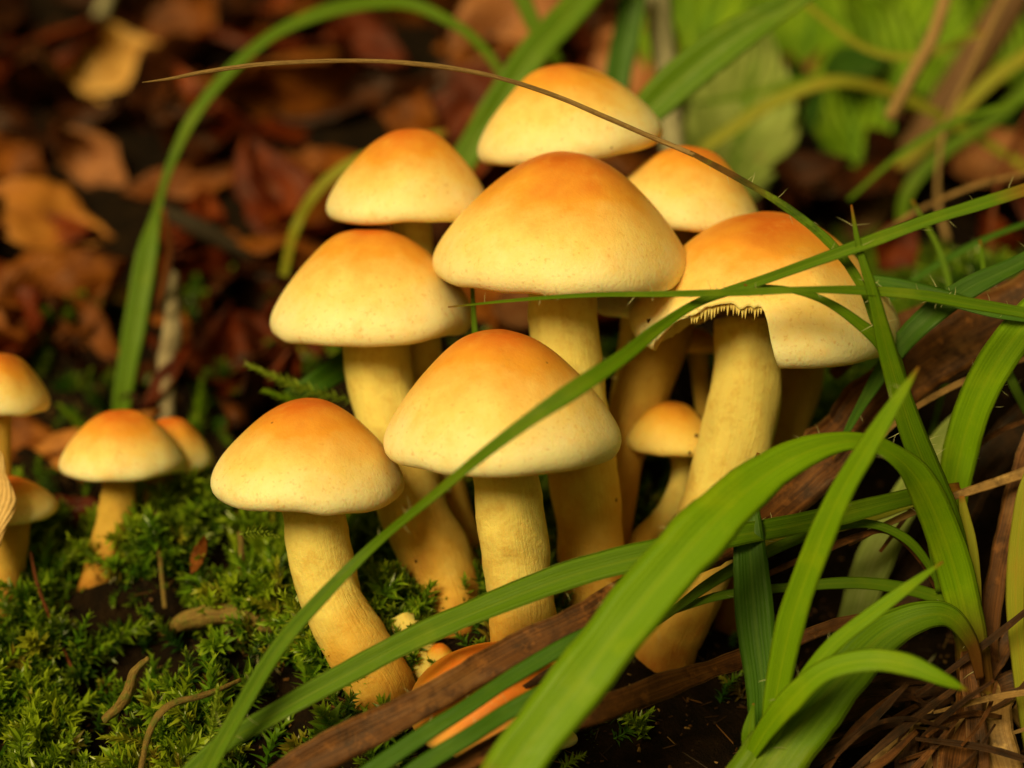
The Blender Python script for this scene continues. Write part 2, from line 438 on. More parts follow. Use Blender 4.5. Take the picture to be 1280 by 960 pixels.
gx = np.concatenate([[-900, -500, -280, -150, -90, -60, -42, -32, -26, -22, -19], np.arange(-16, 16.01, 0.13), [19, 22, 26, 32, 42, 60, 90, 150, 280, 500, 900]])
gy = np.concatenate([[-300, -120, -50, -20, 0, 8, 14, 18], np.arange(20, 44, 0.13), np.arange(44, 72, 0.5), [76, 84, 100, 130, 180, 260, 400, 650, 900]])
XX, YY = np.meshgrid(gx, gy)
ZZ = gz(XX, YY)
GV = np.stack([XX, YY, ZZ], -1).reshape(-1, 3)
nx, ny = len(gx), len(gy)
ii, jj = np.meshgrid(np.arange(nx - 1), np.arange(ny - 1))
a = (jj * nx + ii).ravel()
GF = np.stack([a, a + 1, a + nx + 1, a + nx], -1)
ground = put('ground', mesh('ground', GV, GF), SOIL)
tag(ground, kind='structure')

def drop(px, py, d):
    """the pixel's point at depth d, moved straight down or up on to the ground"""
    p = W(px, py, d); return np.array([p[0], p[1], float(gz(p[0], p[1]))])

# ------------------------------------------------------------------ tubes, blades, leaves
def tube_arrays(path, rad, nseg, tex_v=True, wob=0.0, seed=0, cap_ends=True, taper_end=None):
    """closed tapering tube along path (n,3) with radii (n)"""
    n = len(path)
    T = nrm(np.gradient(path, axis=0))
    ref = np.array([0, -1.0, 0.15])
    S = nrm(np.cross(T, ref)); N = np.cross(S, T)
    A = np.linspace(0, 2 * np.pi, nseg, endpoint=False)
    ca, sa = np.cos(A), np.sin(A)
    r = rad[:, None] * np.ones(nseg)
    if wob:
        v = np.linspace(0, n / 6.0, n)[:, None]
        r = r * (1 + wob * vnoise(ca * 1.4 + seed * 3.1 + 0 * v, sa * 1.4 + v * 0.9, seed) + 0.45 * wob * vnoise(ca * 3.3 + seed + v * 1.7, sa * 3.3 + v * 2.2, seed + 4))
    V = path[:, None, :] + r[..., None] * (ca[None, :, None] * S[:, None, :] + sa[None, :, None] * N[:, None, :])
    vv = np.linspace(0, 1, n)[:, None] * np.ones(nseg)
    tex = np.stack([np.broadcast_to(ca, vv.shape), np.broadcast_to(sa, vv.shape), vv], -1)
    V = V.reshape(-1, 3); tex = tex.reshape(-1, 3)
    F = []
    for i in range(n - 1):
        for k in range(nseg):
            k2 = (k + 1) % nseg
            F.append((i * nseg + k, i * nseg + k2, (i + 1) * nseg + k2, (i + 1) * nseg + k))
    m = len(V)
    V = np.vstack([V, path[0] - T[0] * rad[0] * 0.25, path[-1] + T[-1] * rad[-1] * 0.4])
    tex = np.vstack([tex, [0, 0, 0], [0, 0, 1]])
    for k in range(nseg):
        k2 = (k + 1) % nseg
        F.append((m, k2, k)); F.append((m + 1, (n - 1) * nseg + k, (n - 1) * nseg + k2))
    return V, F, tex

def stalk(name, pts, mat, label, cat, wob=0.12, n=36, seg=10, group=None, parent=None):
    P = spline(px_path(pts), n)
    loc = P[0, :3].copy()
    V, F, tex = tube_arrays(P[:, :3], np.maximum(P[:, 3] / 2, 0.004), seg, wob=wob, seed=len(bpy.data.objects) % 97)
    o = put(name, mesh(name, V - loc, F, tex), mat, None, loc)
    return tag(o, label, cat, group)

def blade_mesh(P, fold=0.16, thick=0.012, twist=0.0, wav=0.0, face=None, seed=0, rag=0.035):
    """grass blade: closed folded section swept along P rows (x,y,z,width,twist)"""
    n = len(P)
    path = P[:, :3]; w = P[:, 3] / 2
    tw = np.radians(P[:, 4] if P.shape[1] > 4 else np.zeros(n)) + math.radians(twist)
    T = nrm(np.gradient(path, axis=0))
    to_cam = nrm(C0 - path) + np.array([0, 0, 0.35])
    if face is not None: to_cam = np.broadcast_to(np.asarray(face, float), path.shape)
    S = nrm(np.cross(T, to_cam)); N = np.cross(S, T)
    S, N = S * np.cos(tw)[:, None] + N * np.sin(tw)[:, None], N * np.cos(tw)[:, None] - S * np.sin(tw)[:, None]
    u = np.array([-1, -0.62, -0.25, 0, 0.25, 0.62, 1])
    top = thick * (1 - u ** 2) * 1.0
    prof_h = fold * (np.abs(u) ** 1.3)
    s = np.concatenate([[0], np.cumsum(np.linalg.norm(np.diff(path, axis=0), axis=1))])
    ed = 1 + rag * vnoise(s * 2.1 + seed, s * 0 + seed, seed) + rag * 0.5 * vnoise(s * 7 + seed, s * 0 + seed, seed + 9)
    V = []; tex = []
    vn = np.linspace(0, 1, n)
    off_t = (w * ed)[:, None]
    wave = wav * vnoise(s * 1.6 + seed * 7, s * 0, seed + 3)[:, None] * w[:, None]
    upper = path[:, None] + S[:, None] * (off_t * u)[..., None] + N[:, None] * (prof_h * w[:, None] + wave * u + top * np.minimum(1, w[:, None] * 8))[..., None]
    lu = u[1:-1][::-1]
    lower = path[:, None] + S[:, None] * (off_t * lu)[..., None] + N[:, None] * (fold * np.abs(lu) ** 1.3 * w[:, None] + wave * lu - thick * (1 - lu ** 2) * np.minimum(1, w[:, None] * 8))[..., None]
    ring = np.concatenate([upper, lower], 1)
    k = ring.shape[1]
    uu = np.concatenate([u, lu])
    tex = np.stack([np.broadcast_to(uu, (n, k)), np.broadcast_to(s[:, None], (n, k)) + seed, np.broadcast_to(vn[:, None], (n, k))], -1).reshape(-1, 3)
    V = ring.reshape(-1, 3)
    i, j = np.meshgrid(np.arange(n - 1), np.arange(k), indexing='ij')
    j2 = (j + 1) % k
    F = np.stack([i * k + j, i * k + j2, (i + 1) * k + j2, (i + 1) * k + j], -1).reshape(-1, 4)
    F = [tuple(f) for f in F.tolist()] + [tuple(range(k))[::-1], tuple(range((n - 1) * k, n * k))]
    return V, F, tex, path, S, N, w

def hair_mesh(path, S, N, w, count, length, seed):
    r = np.random.default_rng(seed)
    V = []; F = []
    n = len(path)
    for q in range(count):
        i = int(r.integers(2, n - 2)); side = r.choice([-1, 1])
        T = nrm(path[i + 1] - path[i - 1])
        b = path[i] + S[i] * side * w[i] * 0.97
        L = length * r.uniform(0.3, 1.0)
        d = nrm(S[i] * side * r.uniform(0.3, 1.0) + T * r.uniform(-0.2, 1.0) + N[i] * r.uniform(-0.2, 0.9))
        bend = nrm(r.normal(size=3)) * L * 0.3
        m = b + d * L * 0.5 + bend * 0.3; e = b + d * L + bend
        t = 0.0035
        a1 = nrm(np.cross(d, [0.3, 0.5, 0.8])); a2 = np.cross(d, a1)
        k = len(V)
        for c, rr in ((b, t * 1.3), (m, t)):
            for a_ in (0, 2.094, 4.189):
                V.append(c + rr * (a1 * math.cos(a_) + a2 * math.sin(a_)))
        V.append(e)
        for z in range(3):
            z2 = (z + 1) % 3
            F.append((k + z, k + z2, k + 3 + z2, k + 3 + z)); F.append((k + 3 + z, k + 3 + z2, k + 6))
    return np.array(V), F

BSEED = [0]
def blade(name, pts, mat, label=None, cat='grass', parent=None, origin=None, fold=0.22, thick=0.012, twist=0.0, wav=0.12, n=64, hairs=0, hlen=0.22, group=None, face=None, plabel=None):
    BSEED[0] += 1
    sd = BSEED[0]
    P = spline(px_path(pts), n)
    P[:, 3] = np.maximum(P[:, 3] * 0.90, 0.012)
    V, F, tex, path, S, N, w = blade_mesh(P, fold, thick, twist, wav, face, sd, 0.13 if 'dry' in mat.name else 0.04)
    if parent is None:
        loc = P[0, :3].copy()
        o = put(name, mesh(name, V - loc, F, tex), mat, None, loc)
        tag(o, label, cat, group)
    else:
        loc = np.array(parent.location)
        o = put(name, mesh(name, V - loc, F, tex), mat, parent)
        if plabel: o['label'] = plabel
    if hairs:
        HV, HF = hair_mesh(path, S, N, w, hairs, hlen, sd)
        h = put('hair', mesh('hair', HV - loc, HF, smooth=False), HAIR, o)
        h['kind'] = 'stuff'
    return o

def leaf_arrays(L, Wd, curl=0.3, cup=0.2, crumple=0.17, seed=0, ragged=0.15, nu=9, nv=16, point=0.9):
    """a leaf lying in xy, midrib along x, thick, curled"""
    v = np.linspace(0, 1, nv); u = np.linspace(-1, 1, nu)
    U, Vv = np.meshgrid(u, v)
    out = np.sin(np.pi * np.clip(Vv, 0.0, 1) ** 0.82) ** point
    out = np.maximum(out, 0.02)
    out = out * (1 + ragged * vnoise(Vv * 9 + seed, np.sign(U) * 3 + seed, seed))
    X = (Vv - 0.5) * L; Y = U * out * Wd / 2
    Z = cup * Wd * (np.abs(U) ** 1.5) * out + crumple * Wd * vnoise(Vv * 3.1 + seed * 5, U * 1.7 + seed, seed + 1) + 0.5 * crumple * Wd * vnoise(Vv * 7 + seed * 5, U * 4 + seed, seed + 2)
    # bend along the midrib
    a = curl * (Vv - 0.5) * 2
    R = L / (2 * curl) if abs(curl) > 1e-3 else 1e6
    Xb = np.sin(a) * (R + 0) - np.sin(a) * Z; Zb = R * (1 - np.cos(a)) + Z * np.cos(a)
    P = np.stack([Xb, Y, Zb], -1)
    th = 0.012 * max(L, 1) ** 0.5
    P2 = P - np.array([0, 0, th])
    # underside shares no face plane with the top; rim is closed
    n = nv * nu
    V = np.vstack([P.reshape(-1, 3), P2.reshape(-1, 3)])
    tex = np.stack([U, Vv, Vv * 0 + seed], -1).reshape(-1, 3)
    tex = np.vstack([tex, tex])
    F = []
    for i in range(nv - 1):
        for j in range(nu - 1):
            q = (i * nu + j, i * nu + j + 1, (i + 1) * nu + j + 1, (i + 1) * nu + j)
            F.append(q[::-1]); F.append(tuple(x + n for x in q))
    for i in range(nv - 1):
        for j in (0, nu - 1):
            q = (i * nu + j, (i + 1) * nu + j, (i + 1) * nu + j + n, i * nu + j + n)
            F.append(q if j else q[::-1])
    for j in range(nu - 1):
        F.append((j, j + 1, j + 1 + n, j + n)); b = (nv - 1) * nu
        F.append((b + j, b + j + n, b + j + 1 + n, b + j + 1))
    return V, F, tex

def rot_from(xdir, zdir):
    x = nrm(xdir); z = np.asarray(zdir, float); z = nrm(z - x * np.dot(z, x)); y = np.cross(z, x)
    return np.stack([x, y, z], 1)

def placed_leaf(name, px, py, d, lpx, wpx, ang, mat, label=None, cat='leaf', face=(0, -0.7, 0.7), group=None, parent=None, stem=False, **kw):
    """leaf whose middle is at the pixel, midrib at ang degrees in the picture, upper face towards `face`"""
    BSEED[0] += 1
    L = lpx * d / FPX; Wd = wpx * d / FPX
    V, F, tex = leaf_arrays(L, Wd, seed=BSEED[0], **kw)
    a = math.radians(ang)
    R = rot_from(RT * math.cos(a) + UP * math.sin(a), face)
    V = V @ R.T
    c = W(px, py, d)
    if parent is None:
        o = put(name, mesh(name, V, F, tex), mat, None, c)
        tag(o, label, cat, group)
    else:
        o = put(name, mesh(name, V + c - np.array(parent.location), F, tex), mat, parent)
    return o

# ------------------------------------------------------------------ mushrooms
def catmull1(pts, n):
    return spline(np.array([[p[0], p[1], 0] for p in pts]), n)[:, :2]

def cap_profile(H, n=34, fat=0.92):
    pts = [(0, 1.0), (0.15, 0.985), (0.31, 0.915), (0.48, 0.785), (0.65, 0.60), (0.80, 0.40), (0.915, 0.215), (0.98, 0.07), (1.0, -0.03), (0.985, -0.105), (0.935, -0.16), (0.86, -0.165)]
    pts = [(r ** (fat if z > 0.3 else 0.5 + fat * 0.5), (z * H if z > 0 else z)) for r, z in pts]
    return catmull1(pts, n)

def make_cap(R, H, seed, bite=None, naz=72, npf=34, wob=0.03, fat=0.92, dents=()):
    """cap shell round the z axis, rim circle at z=0; material 0 skin, 1 flesh; with an optional bite"""
    pr = cap_profile(H, npf, fat)
    A = np.linspace(0, 2 * np.pi, naz, endpoint=False) - np.pi / 2     # first column faces -y
    lim = np.ones(naz) if bite is None else bite(A)
    out = []; inn = []
    s = np.linspace(0, 1, npf)
    for i, a_ in enumerate(A):
        ss = s * lim[i]
        r = np.interp(ss, s, pr[:, 0]); z = np.interp(ss, s, pr[:, 1])
        c, sn = math.cos(a_), math.sin(a_)
        dr = 1 + wob * vnoise(c * 1.3 + seed * 2.3, sn * 1.3 + seed, seed) * r + 0.5 * wob * vnoise(c * 3 + seed, sn * 3, seed + 1) * r
        zz = z * (1 + 0.06 * np.minimum(1, r * 1.6) * vnoise(c * 0.9 + seed, sn * 0.9, seed + 2)) + 0.022 * vnoise(c * r * 3.2 + seed, sn * r * 3.2, seed + 3) * np.minimum(1, r * 3) + 0.02 * vnoise(c * 2.5 + seed * 4, sn * 2.5, seed + 5) * np.clip((r - .6) * 2.5, 0, 1)
        for (dx, dy, dr_, dd) in dents:
            g_ = dd * np.exp(-((c * r - dx) ** 2 + (sn * r - dy) ** 2) / dr_ ** 2)
            zz = zz - g_
        out.append(np.stack([c * r * dr, sn * r * dr, zz], -1) * R)
        # inner ceiling
        tk = 0.17
        ke = r[-1]; ze = zz[-1]
        q = np.linspace(0, 1, 9)[1:]
        ri = ke * (1 - 0.04) * (1 - q) + 0.001
        ceil = np.interp(ri, pr[:26, 0], pr[:26, 1]) - tk * (1 + 0 * q)
        ceil = np.minimum(ceil, 0.42 * H)
        k = np.clip(q * 6, 0, 1)
        zi = ze * (1 - k) + np.maximum(ceil, -0.12) * k
        inn.append(np.stack([c * ri, sn * ri, zi], -1) * R)
    out = np.array(out); inn = np.array(inn)          # (naz, npf, 3), (naz, 8, 3)
    V = np.concatenate([out, inn], 1)
    k = V.shape[1]
    tz = np.concatenate([np.array([s * l for l in lim]), np.ones((naz, inn.shape[1])) * 0.9], 1)
    tex = np.stack([np.cos(A)[:, None] * np.minimum(1, tz * 1.0), np.sin(A)[:, None] * np.minimum(1, tz), tz], -1)
    V = V.reshape(-1, 3); tex = tex.reshape(-1, 3)
    i, j = np.meshgrid(np.arange(naz), np.arange(k - 1), indexing='ij')
    i2 = (i + 1) % naz
    F = np.stack([i * k + j, i * k + j + 1, i2 * k + j + 1, i2 * k + j], -1).reshape(-1, 4)
    mi = np.where(j.ravel() >= npf - 1, 1, 0)
    return V, F, tex, mi, lim, pr

def make_gills(R, H, lim_fn, count, seed, rs=0.2):
    V = []; F = []
    pr = cap_profile(H)
    r_ = np.random.default_rng(seed)
    s = np.linspace(0, 1, len(pr))
    for q in range(count):
        a_ = 2 * math.pi * (q + 0.5 + r_.uniform(-.15, .15)) / count
        l = 1.0 if lim_fn is None else float(lim_fn(np.array([a_]))[0])
        rend = min(0.93, float(np.interp(l, s, pr[:, 0])) * (0.985 if l < 0.99 else 1))
        zend = float(np.interp(l, s, pr[:, 1]))
        if l < 0.97 and not (-43 < math.degrees(a_ - 1.5 * math.pi) < -9): rend -= 0.12
        c, sn = math.cos(a_), math.sin(a_)
        tooth = r_.uniform(0.2, 1.6)
        t = 0.0115 if l < 0.97 else 0.008
        k = len(V)
        for rr in np.linspace(rs if q % 2 == 0 else 0.5, rend, 5):
            top = min(float(np.interp(rr, pr[:26, 0], pr[:26, 1])) - 0.12, 0.42 * H)
            top = max(top, -0.08)
            e = (rr - rs) / (0.93 - rs)
            bot = min(top - 0.03, 0.16 * (1 - e) - 0.13 * e + (0.02 if l > .99 else 0.05 * r_.uniform(-1, 1)))
            if l < 0.97:
                ph_ = math.degrees(a_ - 1.5 * math.pi); mid_ = -43 < ph_ < -9
                if mid_ and rr >= rend - 1e-6: top = zend - 0.012
                bot = top - ((0.035 + 0.035 * e * tooth) if mid_ else 0.004)
            for tt in (-t, t):
                V.append(((c * rr - sn * tt) * R, (sn * rr + c * tt) * R, top * R))
            V.append((c * rr * R, sn * rr * R, bot * R))
        for z in range(4):
            b = k + z * 3
            for e1, e2 in ((0, 2), (2, 1), (1, 0)):
                F.append((b + e1, b + e2, b + 3 + e2, b + 3 + e1))
        F.append((k, k + 1, k + 2)); F.append((k + 12, k + 14, k + 13))
    return np.array(V), F

MUSH_GROUP = 'mushrooms of the main cluster'
def mushroom(label, cap, stem, capmat=None, stemmat=None, bite=None, roll=0.0, tip=0.0, group=MUSH_GROUP, seed=None, base_drop=True, gillcount=64, wob=0.035, naz=72, fat=0.92, dents=()):
    """cap = (px, py of the widest line, depth, half width px, height ratio); stem = [(px, py, depth, width px)...] from the top"""
    seed = seed or len(bpy.data.objects)
    px, py, d, rpx, H = cap
    c = W(px, py, d); R = rpx * d / FPX
    P = spline(px_path(stem), 40)
    # the foot runs on into the ground
    base = P[-1, :3].copy(); dirn = nrm(P[-1, :3] - P[-6, :3])
    if base_drop:
        gzb = float(gz(base[0], base[1]))
        ext = []
        k = 0
        while base[2] > gzb - 0.15 and k < 14:
            base = base + nrm(dirn * 0.6 + np.array([0, 0.0, -0.6])) * 0.12
            ext.append([*base, P[-1, 3] * (1.0 - 0.012 * k)])
            gzb = float(gz(base[0], base[1])); k += 1
        if ext: P = np.vstack([P, ext])
    root = thing('mushroom', label, 'mushroom', P[-1, :3], group)
    L = np.array(root.location)
    # stem
    rad = P[:, 3] / 2 * 0.96
    v = np.linspace(0, 1, len(P))
    rad = rad * (1 + 0.06 * np.exp(-((v - 0.0) / 0.08) ** 2))
    # run the top up into the cap
    a1 = math.radians(roll); a2 = math.radians(tip)
    axis = nrm(-math.sin(a1) * RT + math.cos(a1) * math.cos(a2) * np.array([0, 0, 1.0]) + math.sin(a2) * np.array([0, -1.0, 0]))
    V, F, tex = tube_arrays(P[:, :3], rad, 28, wob=0.10, seed=seed)
    put('stem', mesh('stem', V - L, F, tex), stemmat or STEM, root)
    # cap frame
    z = axis; y0 = np.array([0, 1.0, 0]); y = nrm(y0 - z * np.dot(y0, z)); x = np.cross(y, z)
    Rm = np.stack([x, y, z], 1)
    V, F, tex, mi, lim, pr = make_cap(R, H, seed, bite, naz=naz, wob=wob, fat=fat, dents=dents)
    V = V @ Rm.T + c - L
    put('cap', mesh('cap', V, F[:, ::-1].copy(), tex, mi=mi), [capmat or CAP, FLESH], root)
    GVt, GFt = make_gills(R, H, bite, gillcount, seed)
    o = put('gills', mesh('gills', GVt @ Rm.T + c - L, GFt, smooth=False), GILL, root)
    o['kind'] = 'stuff'
    return root

# bitten cap: the skin ends early between these azimuths (measured from the side that faces the camera)
def bite_fn(A):
    phi = np.degrees((A + np.pi / 2 + np.pi) % (2 * np.pi) - np.pi)      # 0 towards the camera, negative to its left
    base = np.interp(phi, [-74, -66, -60, -54, -46, -36, -26, -16, -10, -7.5, -5.8, -4.5, -2, 1], [1, 0.97, 0.92, 0.84, 0.755, 0.695, 0.66, 0.65, 0.655, 0.69, 0.76, 0.84, 0.93, 1])
    jag = 0.018 * vnoise(phi * 0.45, phi * 0, 11) * ((base < 0.98) & (base > 0.2))
    return np.clip(base + jag, 0.2, 1)

mushroom('large smooth cap in the centre, orange on top, cut by no grass', (701, 326, 29.0, 160, 0.84),
         [(703, 335, 29.0, 86), (706, 430, 29.0, 90), (716, 520, 29.1, 88), (730, 600, 29.3, 90), (738, 660, 29.4, 86), (742, 735, 29.5, 88)], roll=-1.5, seed=11, fat=0.98, dents=((-0.4, -0.2, 0.25, 0.02),))
bpy.data.objects['mushroom']['label'] = 'largest unbroken cap, centre of the cluster, just under the topmost cap'
mushroom('front centre mushroom with a dented orange crown, crossed by a diagonal grass blade', (627, 543, 27.6, 145, 0.90),
         [(630, 560, 27.6, 82), (636, 640, 27.6, 88), (645, 700, 27.7, 86), (652, 760, 27.8, 86), (658, 840, 27.9, 84)], roll=1.5, seed=12, fat=0.95, dents=((0.10, -0.42, 0.13, 0.03),))
mushroom('front left mushroom with reddish orange crown and short leaning stem above the moss', (384, 598, 28.0, 121, 0.82),
         [(388, 612, 28.0, 78), (396, 680, 28.0, 80), (415, 750, 28.0, 80), (443, 805, 28.0, 86), (475, 856, 28.0, 84)], roll=-2, seed=13, fat=0.99)
mushroom('mushroom left of the centre cap with a long stem leaning down to the right', (466, 394, 29.8, 126, 0.85),
         [(470, 405, 29.8, 80), (474, 470, 29.8, 84), (495, 560, 29.7, 88), (521, 640, 29.6, 90), (548, 705, 29.5, 88), (562, 742, 29.4, 78)], roll=2, seed=14, fat=0.97)
mushroom('upper left mushroom with a pale cap tucked behind the central cap', (514, 254, 30.4, 103, 0.90),
         [(515, 270, 30.4, 50), (528, 440, 30.5, 48), (556, 600, 30.5, 50), (590, 720, 30.4, 60)], roll=1, seed=15, fat=0.95)
mushroom('topmost mushroom with its cap tilted to the left, under a thin dry stalk', (711, 172, 30.8, 115, 0.80),
         [(715, 190, 30.8, 60), (716, 400, 30.9, 60), (725, 600, 30.8, 62), (735, 700, 30.4, 66)], roll=7, tip=3, seed=16, fat=0.92, dents=((0.3, -0.1, 0.2, 0.04),))
mushroom('right mushroom with a bite torn out of its cap and toothed gills showing', (956, 398, 29.3, 166, 0.79),
         [(938, 400, 29.3, 84), (936, 450, 29.3, 86), (928, 510, 29.3, 92), (908, 590, 29.3, 98), (884, 665, 29.3, 94), (858, 740, 29.2, 92), (832, 800, 29.1, 84)], bite=bite_fn, tip=4, roll=-1, seed=17, naz=220, gillcount=240, fat=0.92)
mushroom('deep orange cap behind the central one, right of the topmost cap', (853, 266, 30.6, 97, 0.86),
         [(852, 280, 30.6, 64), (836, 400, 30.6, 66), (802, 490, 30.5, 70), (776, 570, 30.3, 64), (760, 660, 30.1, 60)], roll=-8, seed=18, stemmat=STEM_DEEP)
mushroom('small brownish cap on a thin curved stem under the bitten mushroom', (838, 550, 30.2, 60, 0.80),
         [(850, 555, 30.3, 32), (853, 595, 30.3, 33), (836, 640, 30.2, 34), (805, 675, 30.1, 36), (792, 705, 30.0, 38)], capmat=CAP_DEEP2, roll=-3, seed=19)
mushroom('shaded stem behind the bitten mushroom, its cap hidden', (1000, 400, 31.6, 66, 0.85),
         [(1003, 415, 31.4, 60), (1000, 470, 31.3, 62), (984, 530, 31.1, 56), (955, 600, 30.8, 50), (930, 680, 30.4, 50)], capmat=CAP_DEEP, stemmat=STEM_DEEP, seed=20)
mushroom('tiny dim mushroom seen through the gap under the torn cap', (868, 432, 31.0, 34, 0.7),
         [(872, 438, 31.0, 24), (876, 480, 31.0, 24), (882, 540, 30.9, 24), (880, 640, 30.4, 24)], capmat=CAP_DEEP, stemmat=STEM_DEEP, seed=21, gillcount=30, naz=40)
mushroom('small cream cap, sunlight painted as pale skin, wedged between central stem and bitten cap', (783, 387, 30.2, 42, 0.7),
         [(788, 390, 30.4, 22), (780, 450, 30.6, 22), (765, 560, 30.4, 22), (755, 650, 30.2, 22)], capmat=CAP_PALE, seed=22, roll=-8, gillcount=40, naz=48)
mushroom('low vivid orange cap at the bottom, half covered by brown and green blades', (612, 872, 26.9, 102, 0.52),
         [(615, 880, 27.0, 40), (618, 930, 27.2, 42)], capmat=CAP_ORANGE, roll=8, tip=20, seed=23, fat=0.86)
mushroom('pale yellowish little cap at the bottom edge right of the low orange cap', (690, 922, 27.2, 32, 0.5),
         [(690, 925, 27.2, 18), (690, 960, 27.4, 18)], seed=24, gillcount=30, naz=40)
mushroom('tiny pinkish button between the stem bases above the low orange cap', (550, 822, 28.4, 19, 0.95),
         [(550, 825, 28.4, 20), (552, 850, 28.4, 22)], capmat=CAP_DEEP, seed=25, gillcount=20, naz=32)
LG = 'small mushrooms at the left edge'
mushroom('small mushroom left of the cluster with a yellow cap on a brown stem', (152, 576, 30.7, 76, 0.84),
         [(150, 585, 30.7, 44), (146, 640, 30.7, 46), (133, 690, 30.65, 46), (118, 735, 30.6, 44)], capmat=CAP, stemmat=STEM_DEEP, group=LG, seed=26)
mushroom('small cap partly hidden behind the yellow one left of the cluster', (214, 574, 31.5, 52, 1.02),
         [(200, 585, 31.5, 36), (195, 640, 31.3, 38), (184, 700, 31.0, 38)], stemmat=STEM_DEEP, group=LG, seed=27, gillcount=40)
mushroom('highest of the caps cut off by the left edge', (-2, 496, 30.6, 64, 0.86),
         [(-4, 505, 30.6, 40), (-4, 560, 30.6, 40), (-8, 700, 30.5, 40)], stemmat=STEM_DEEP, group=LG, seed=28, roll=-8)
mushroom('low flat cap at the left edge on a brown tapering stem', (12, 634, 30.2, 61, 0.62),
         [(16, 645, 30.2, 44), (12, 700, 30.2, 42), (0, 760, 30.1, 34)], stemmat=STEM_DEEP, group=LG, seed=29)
# broken foot between the stems
P = spline(px_path([(500, 772, 28.7, 30), (512, 800, 28.6, 44), (540, 850, 28.5, 52), (560, 900, 28.4, 50)]), 16)
V, F, tex = tube_arrays(P[:, :3], P[:, 3] / 2, 16, wob=0.3, seed=5)
tag(put('broken_stem', mesh('broken_stem', V - P[-1, :3], F, tex), STEM, None, P[-1, :3]), 'torn yellow stem stub between the two left stem bases', 'mushroom')

# ------------------------------------------------------------------ grass
# the tuft at the lower right
tuft = thing('grass_tuft', 'grass tuft rooted at the lower right with broad arching green blades', 'grass', W(1222, 880, 28.2))
blade('blade', [(1228, 900, 28.0, 40), (1214, 800, 27.8, 46), (1186, 690, 27.5, 50), (1150, 605, 27.0, 46), (1110, 565, 26.6, 30), (1068, 552, 26.3, 26), (1010, 565, 26.0, 44), (950, 600, 25.7, 62), (880, 665, 25.2, 80),
                (800, 755, 24.8, 84), (730, 845, 24.5, 82), (660, 935, 24.3, 78), (610, 1010, 24.2, 74)], GR_FOOT, parent=tuft, n=110, fold=0.28, hairs=14, plabel='broadest blade, bent over and running down to the bottom edge')
blade('blade', [(1215, 870, 28.1, 34), (1205, 760, 28.0, 40), (1178, 640, 27.7, 42), (1140, 540, 27.2, 36), (1112, 450, 26.8, 28), (1092, 370, 26.5, 18), (1074, 310, 26.4, 10), (1064, 256, 26.4, 3)], GR_FOOT2, parent=tuft, hairs=16, n=80)
blade('blade', [(1175, 740, 27.9, 12), (1130, 485, 27.3, 14), (1105, 435, 26.9, 20), (1070, 402, 26.7, 16), (1030, 376, 26.6, 12), (985, 362, 26.5, 9), (930, 356, 26.4, 3)], GR_MID, parent=tuft, n=70)
blade('blade', [(1222, 880, 28.4, 30), (1206, 770, 28.6, 26), (1190, 660, 28.8, 36), (1200, 570, 28.6, 48), (1226, 490, 28.2, 52), (1270, 420, 27.8, 50), (1340, 340, 27.4, 44)], GR_BRIGHT, parent=tuft, fold=0.35, n=70, hairs=10)
blade('blade', [(1030, 880, 29.2, 24), (1060, 800, 29.3, 44), (1090, 710, 29.3, 54), (1130, 630, 29.2, 46), (1185, 545, 29.0, 36), (1230, 500, 28.9, 20)], GR_PALE, parent=tuft, hairs=6)
blade('blade', [(1215, 850, 28.0, 18), (1216, 760, 27.9, 24), (1210, 680, 27.9, 24), (1202, 620, 27.9, 8)], GR_YELLOW, parent=tuft, fold=0.5)
blade('blade', [(1185, 752, 28.0, 20), (1140, 738, 27.9, 20), (1070, 729, 27.8, 18), (980, 735, 27.8, 14), (900, 745, 27.8, 13), (840, 765, 27.9, 8)], GR_MID, parent=tuft)
blade('blade', [(1180, 745, 28.0, 8), (1160, 705, 27.9, 12), (1130, 672, 27.8, 14), (1085, 655, 27.8, 13), (1030, 662, 27.7, 16), (960, 690, 27.7, 18), (890, 728, 27.7, 16), (820, 780, 27.7, 8)], GR_MID, parent=tuft)
blade('blade', [(1178, 750, 28.1, 7), (1150, 700, 28.0, 8), (1110, 665, 27.9, 9), (1070, 672, 27.9, 10), (1000, 700, 27.9, 10), (930, 732, 28.0, 8)], DRY, parent=tuft)
blade('blade', [(1226, 850, 27.6, 12), (1212, 800, 27.3, 22), (1176, 768, 27.1, 34), (1110, 790, 27.0, 54), (1050, 850, 26.7, 74), (990, 920, 26.4, 88), (930, 1000, 26.2, 90)], GR_FOOT2, parent=tuft, fold=0.25, hairs=6, plabel='short broad blade arching down to the bottom edge')
blade('blade', [(1300, 990, 28.0, 26), (1274, 820, 27.9, 24), (1270, 720, 27.8, 26), (1280, 620, 27.7, 20), (1300, 560, 27.7, 10)], GR_YELLOW, parent=tuft)
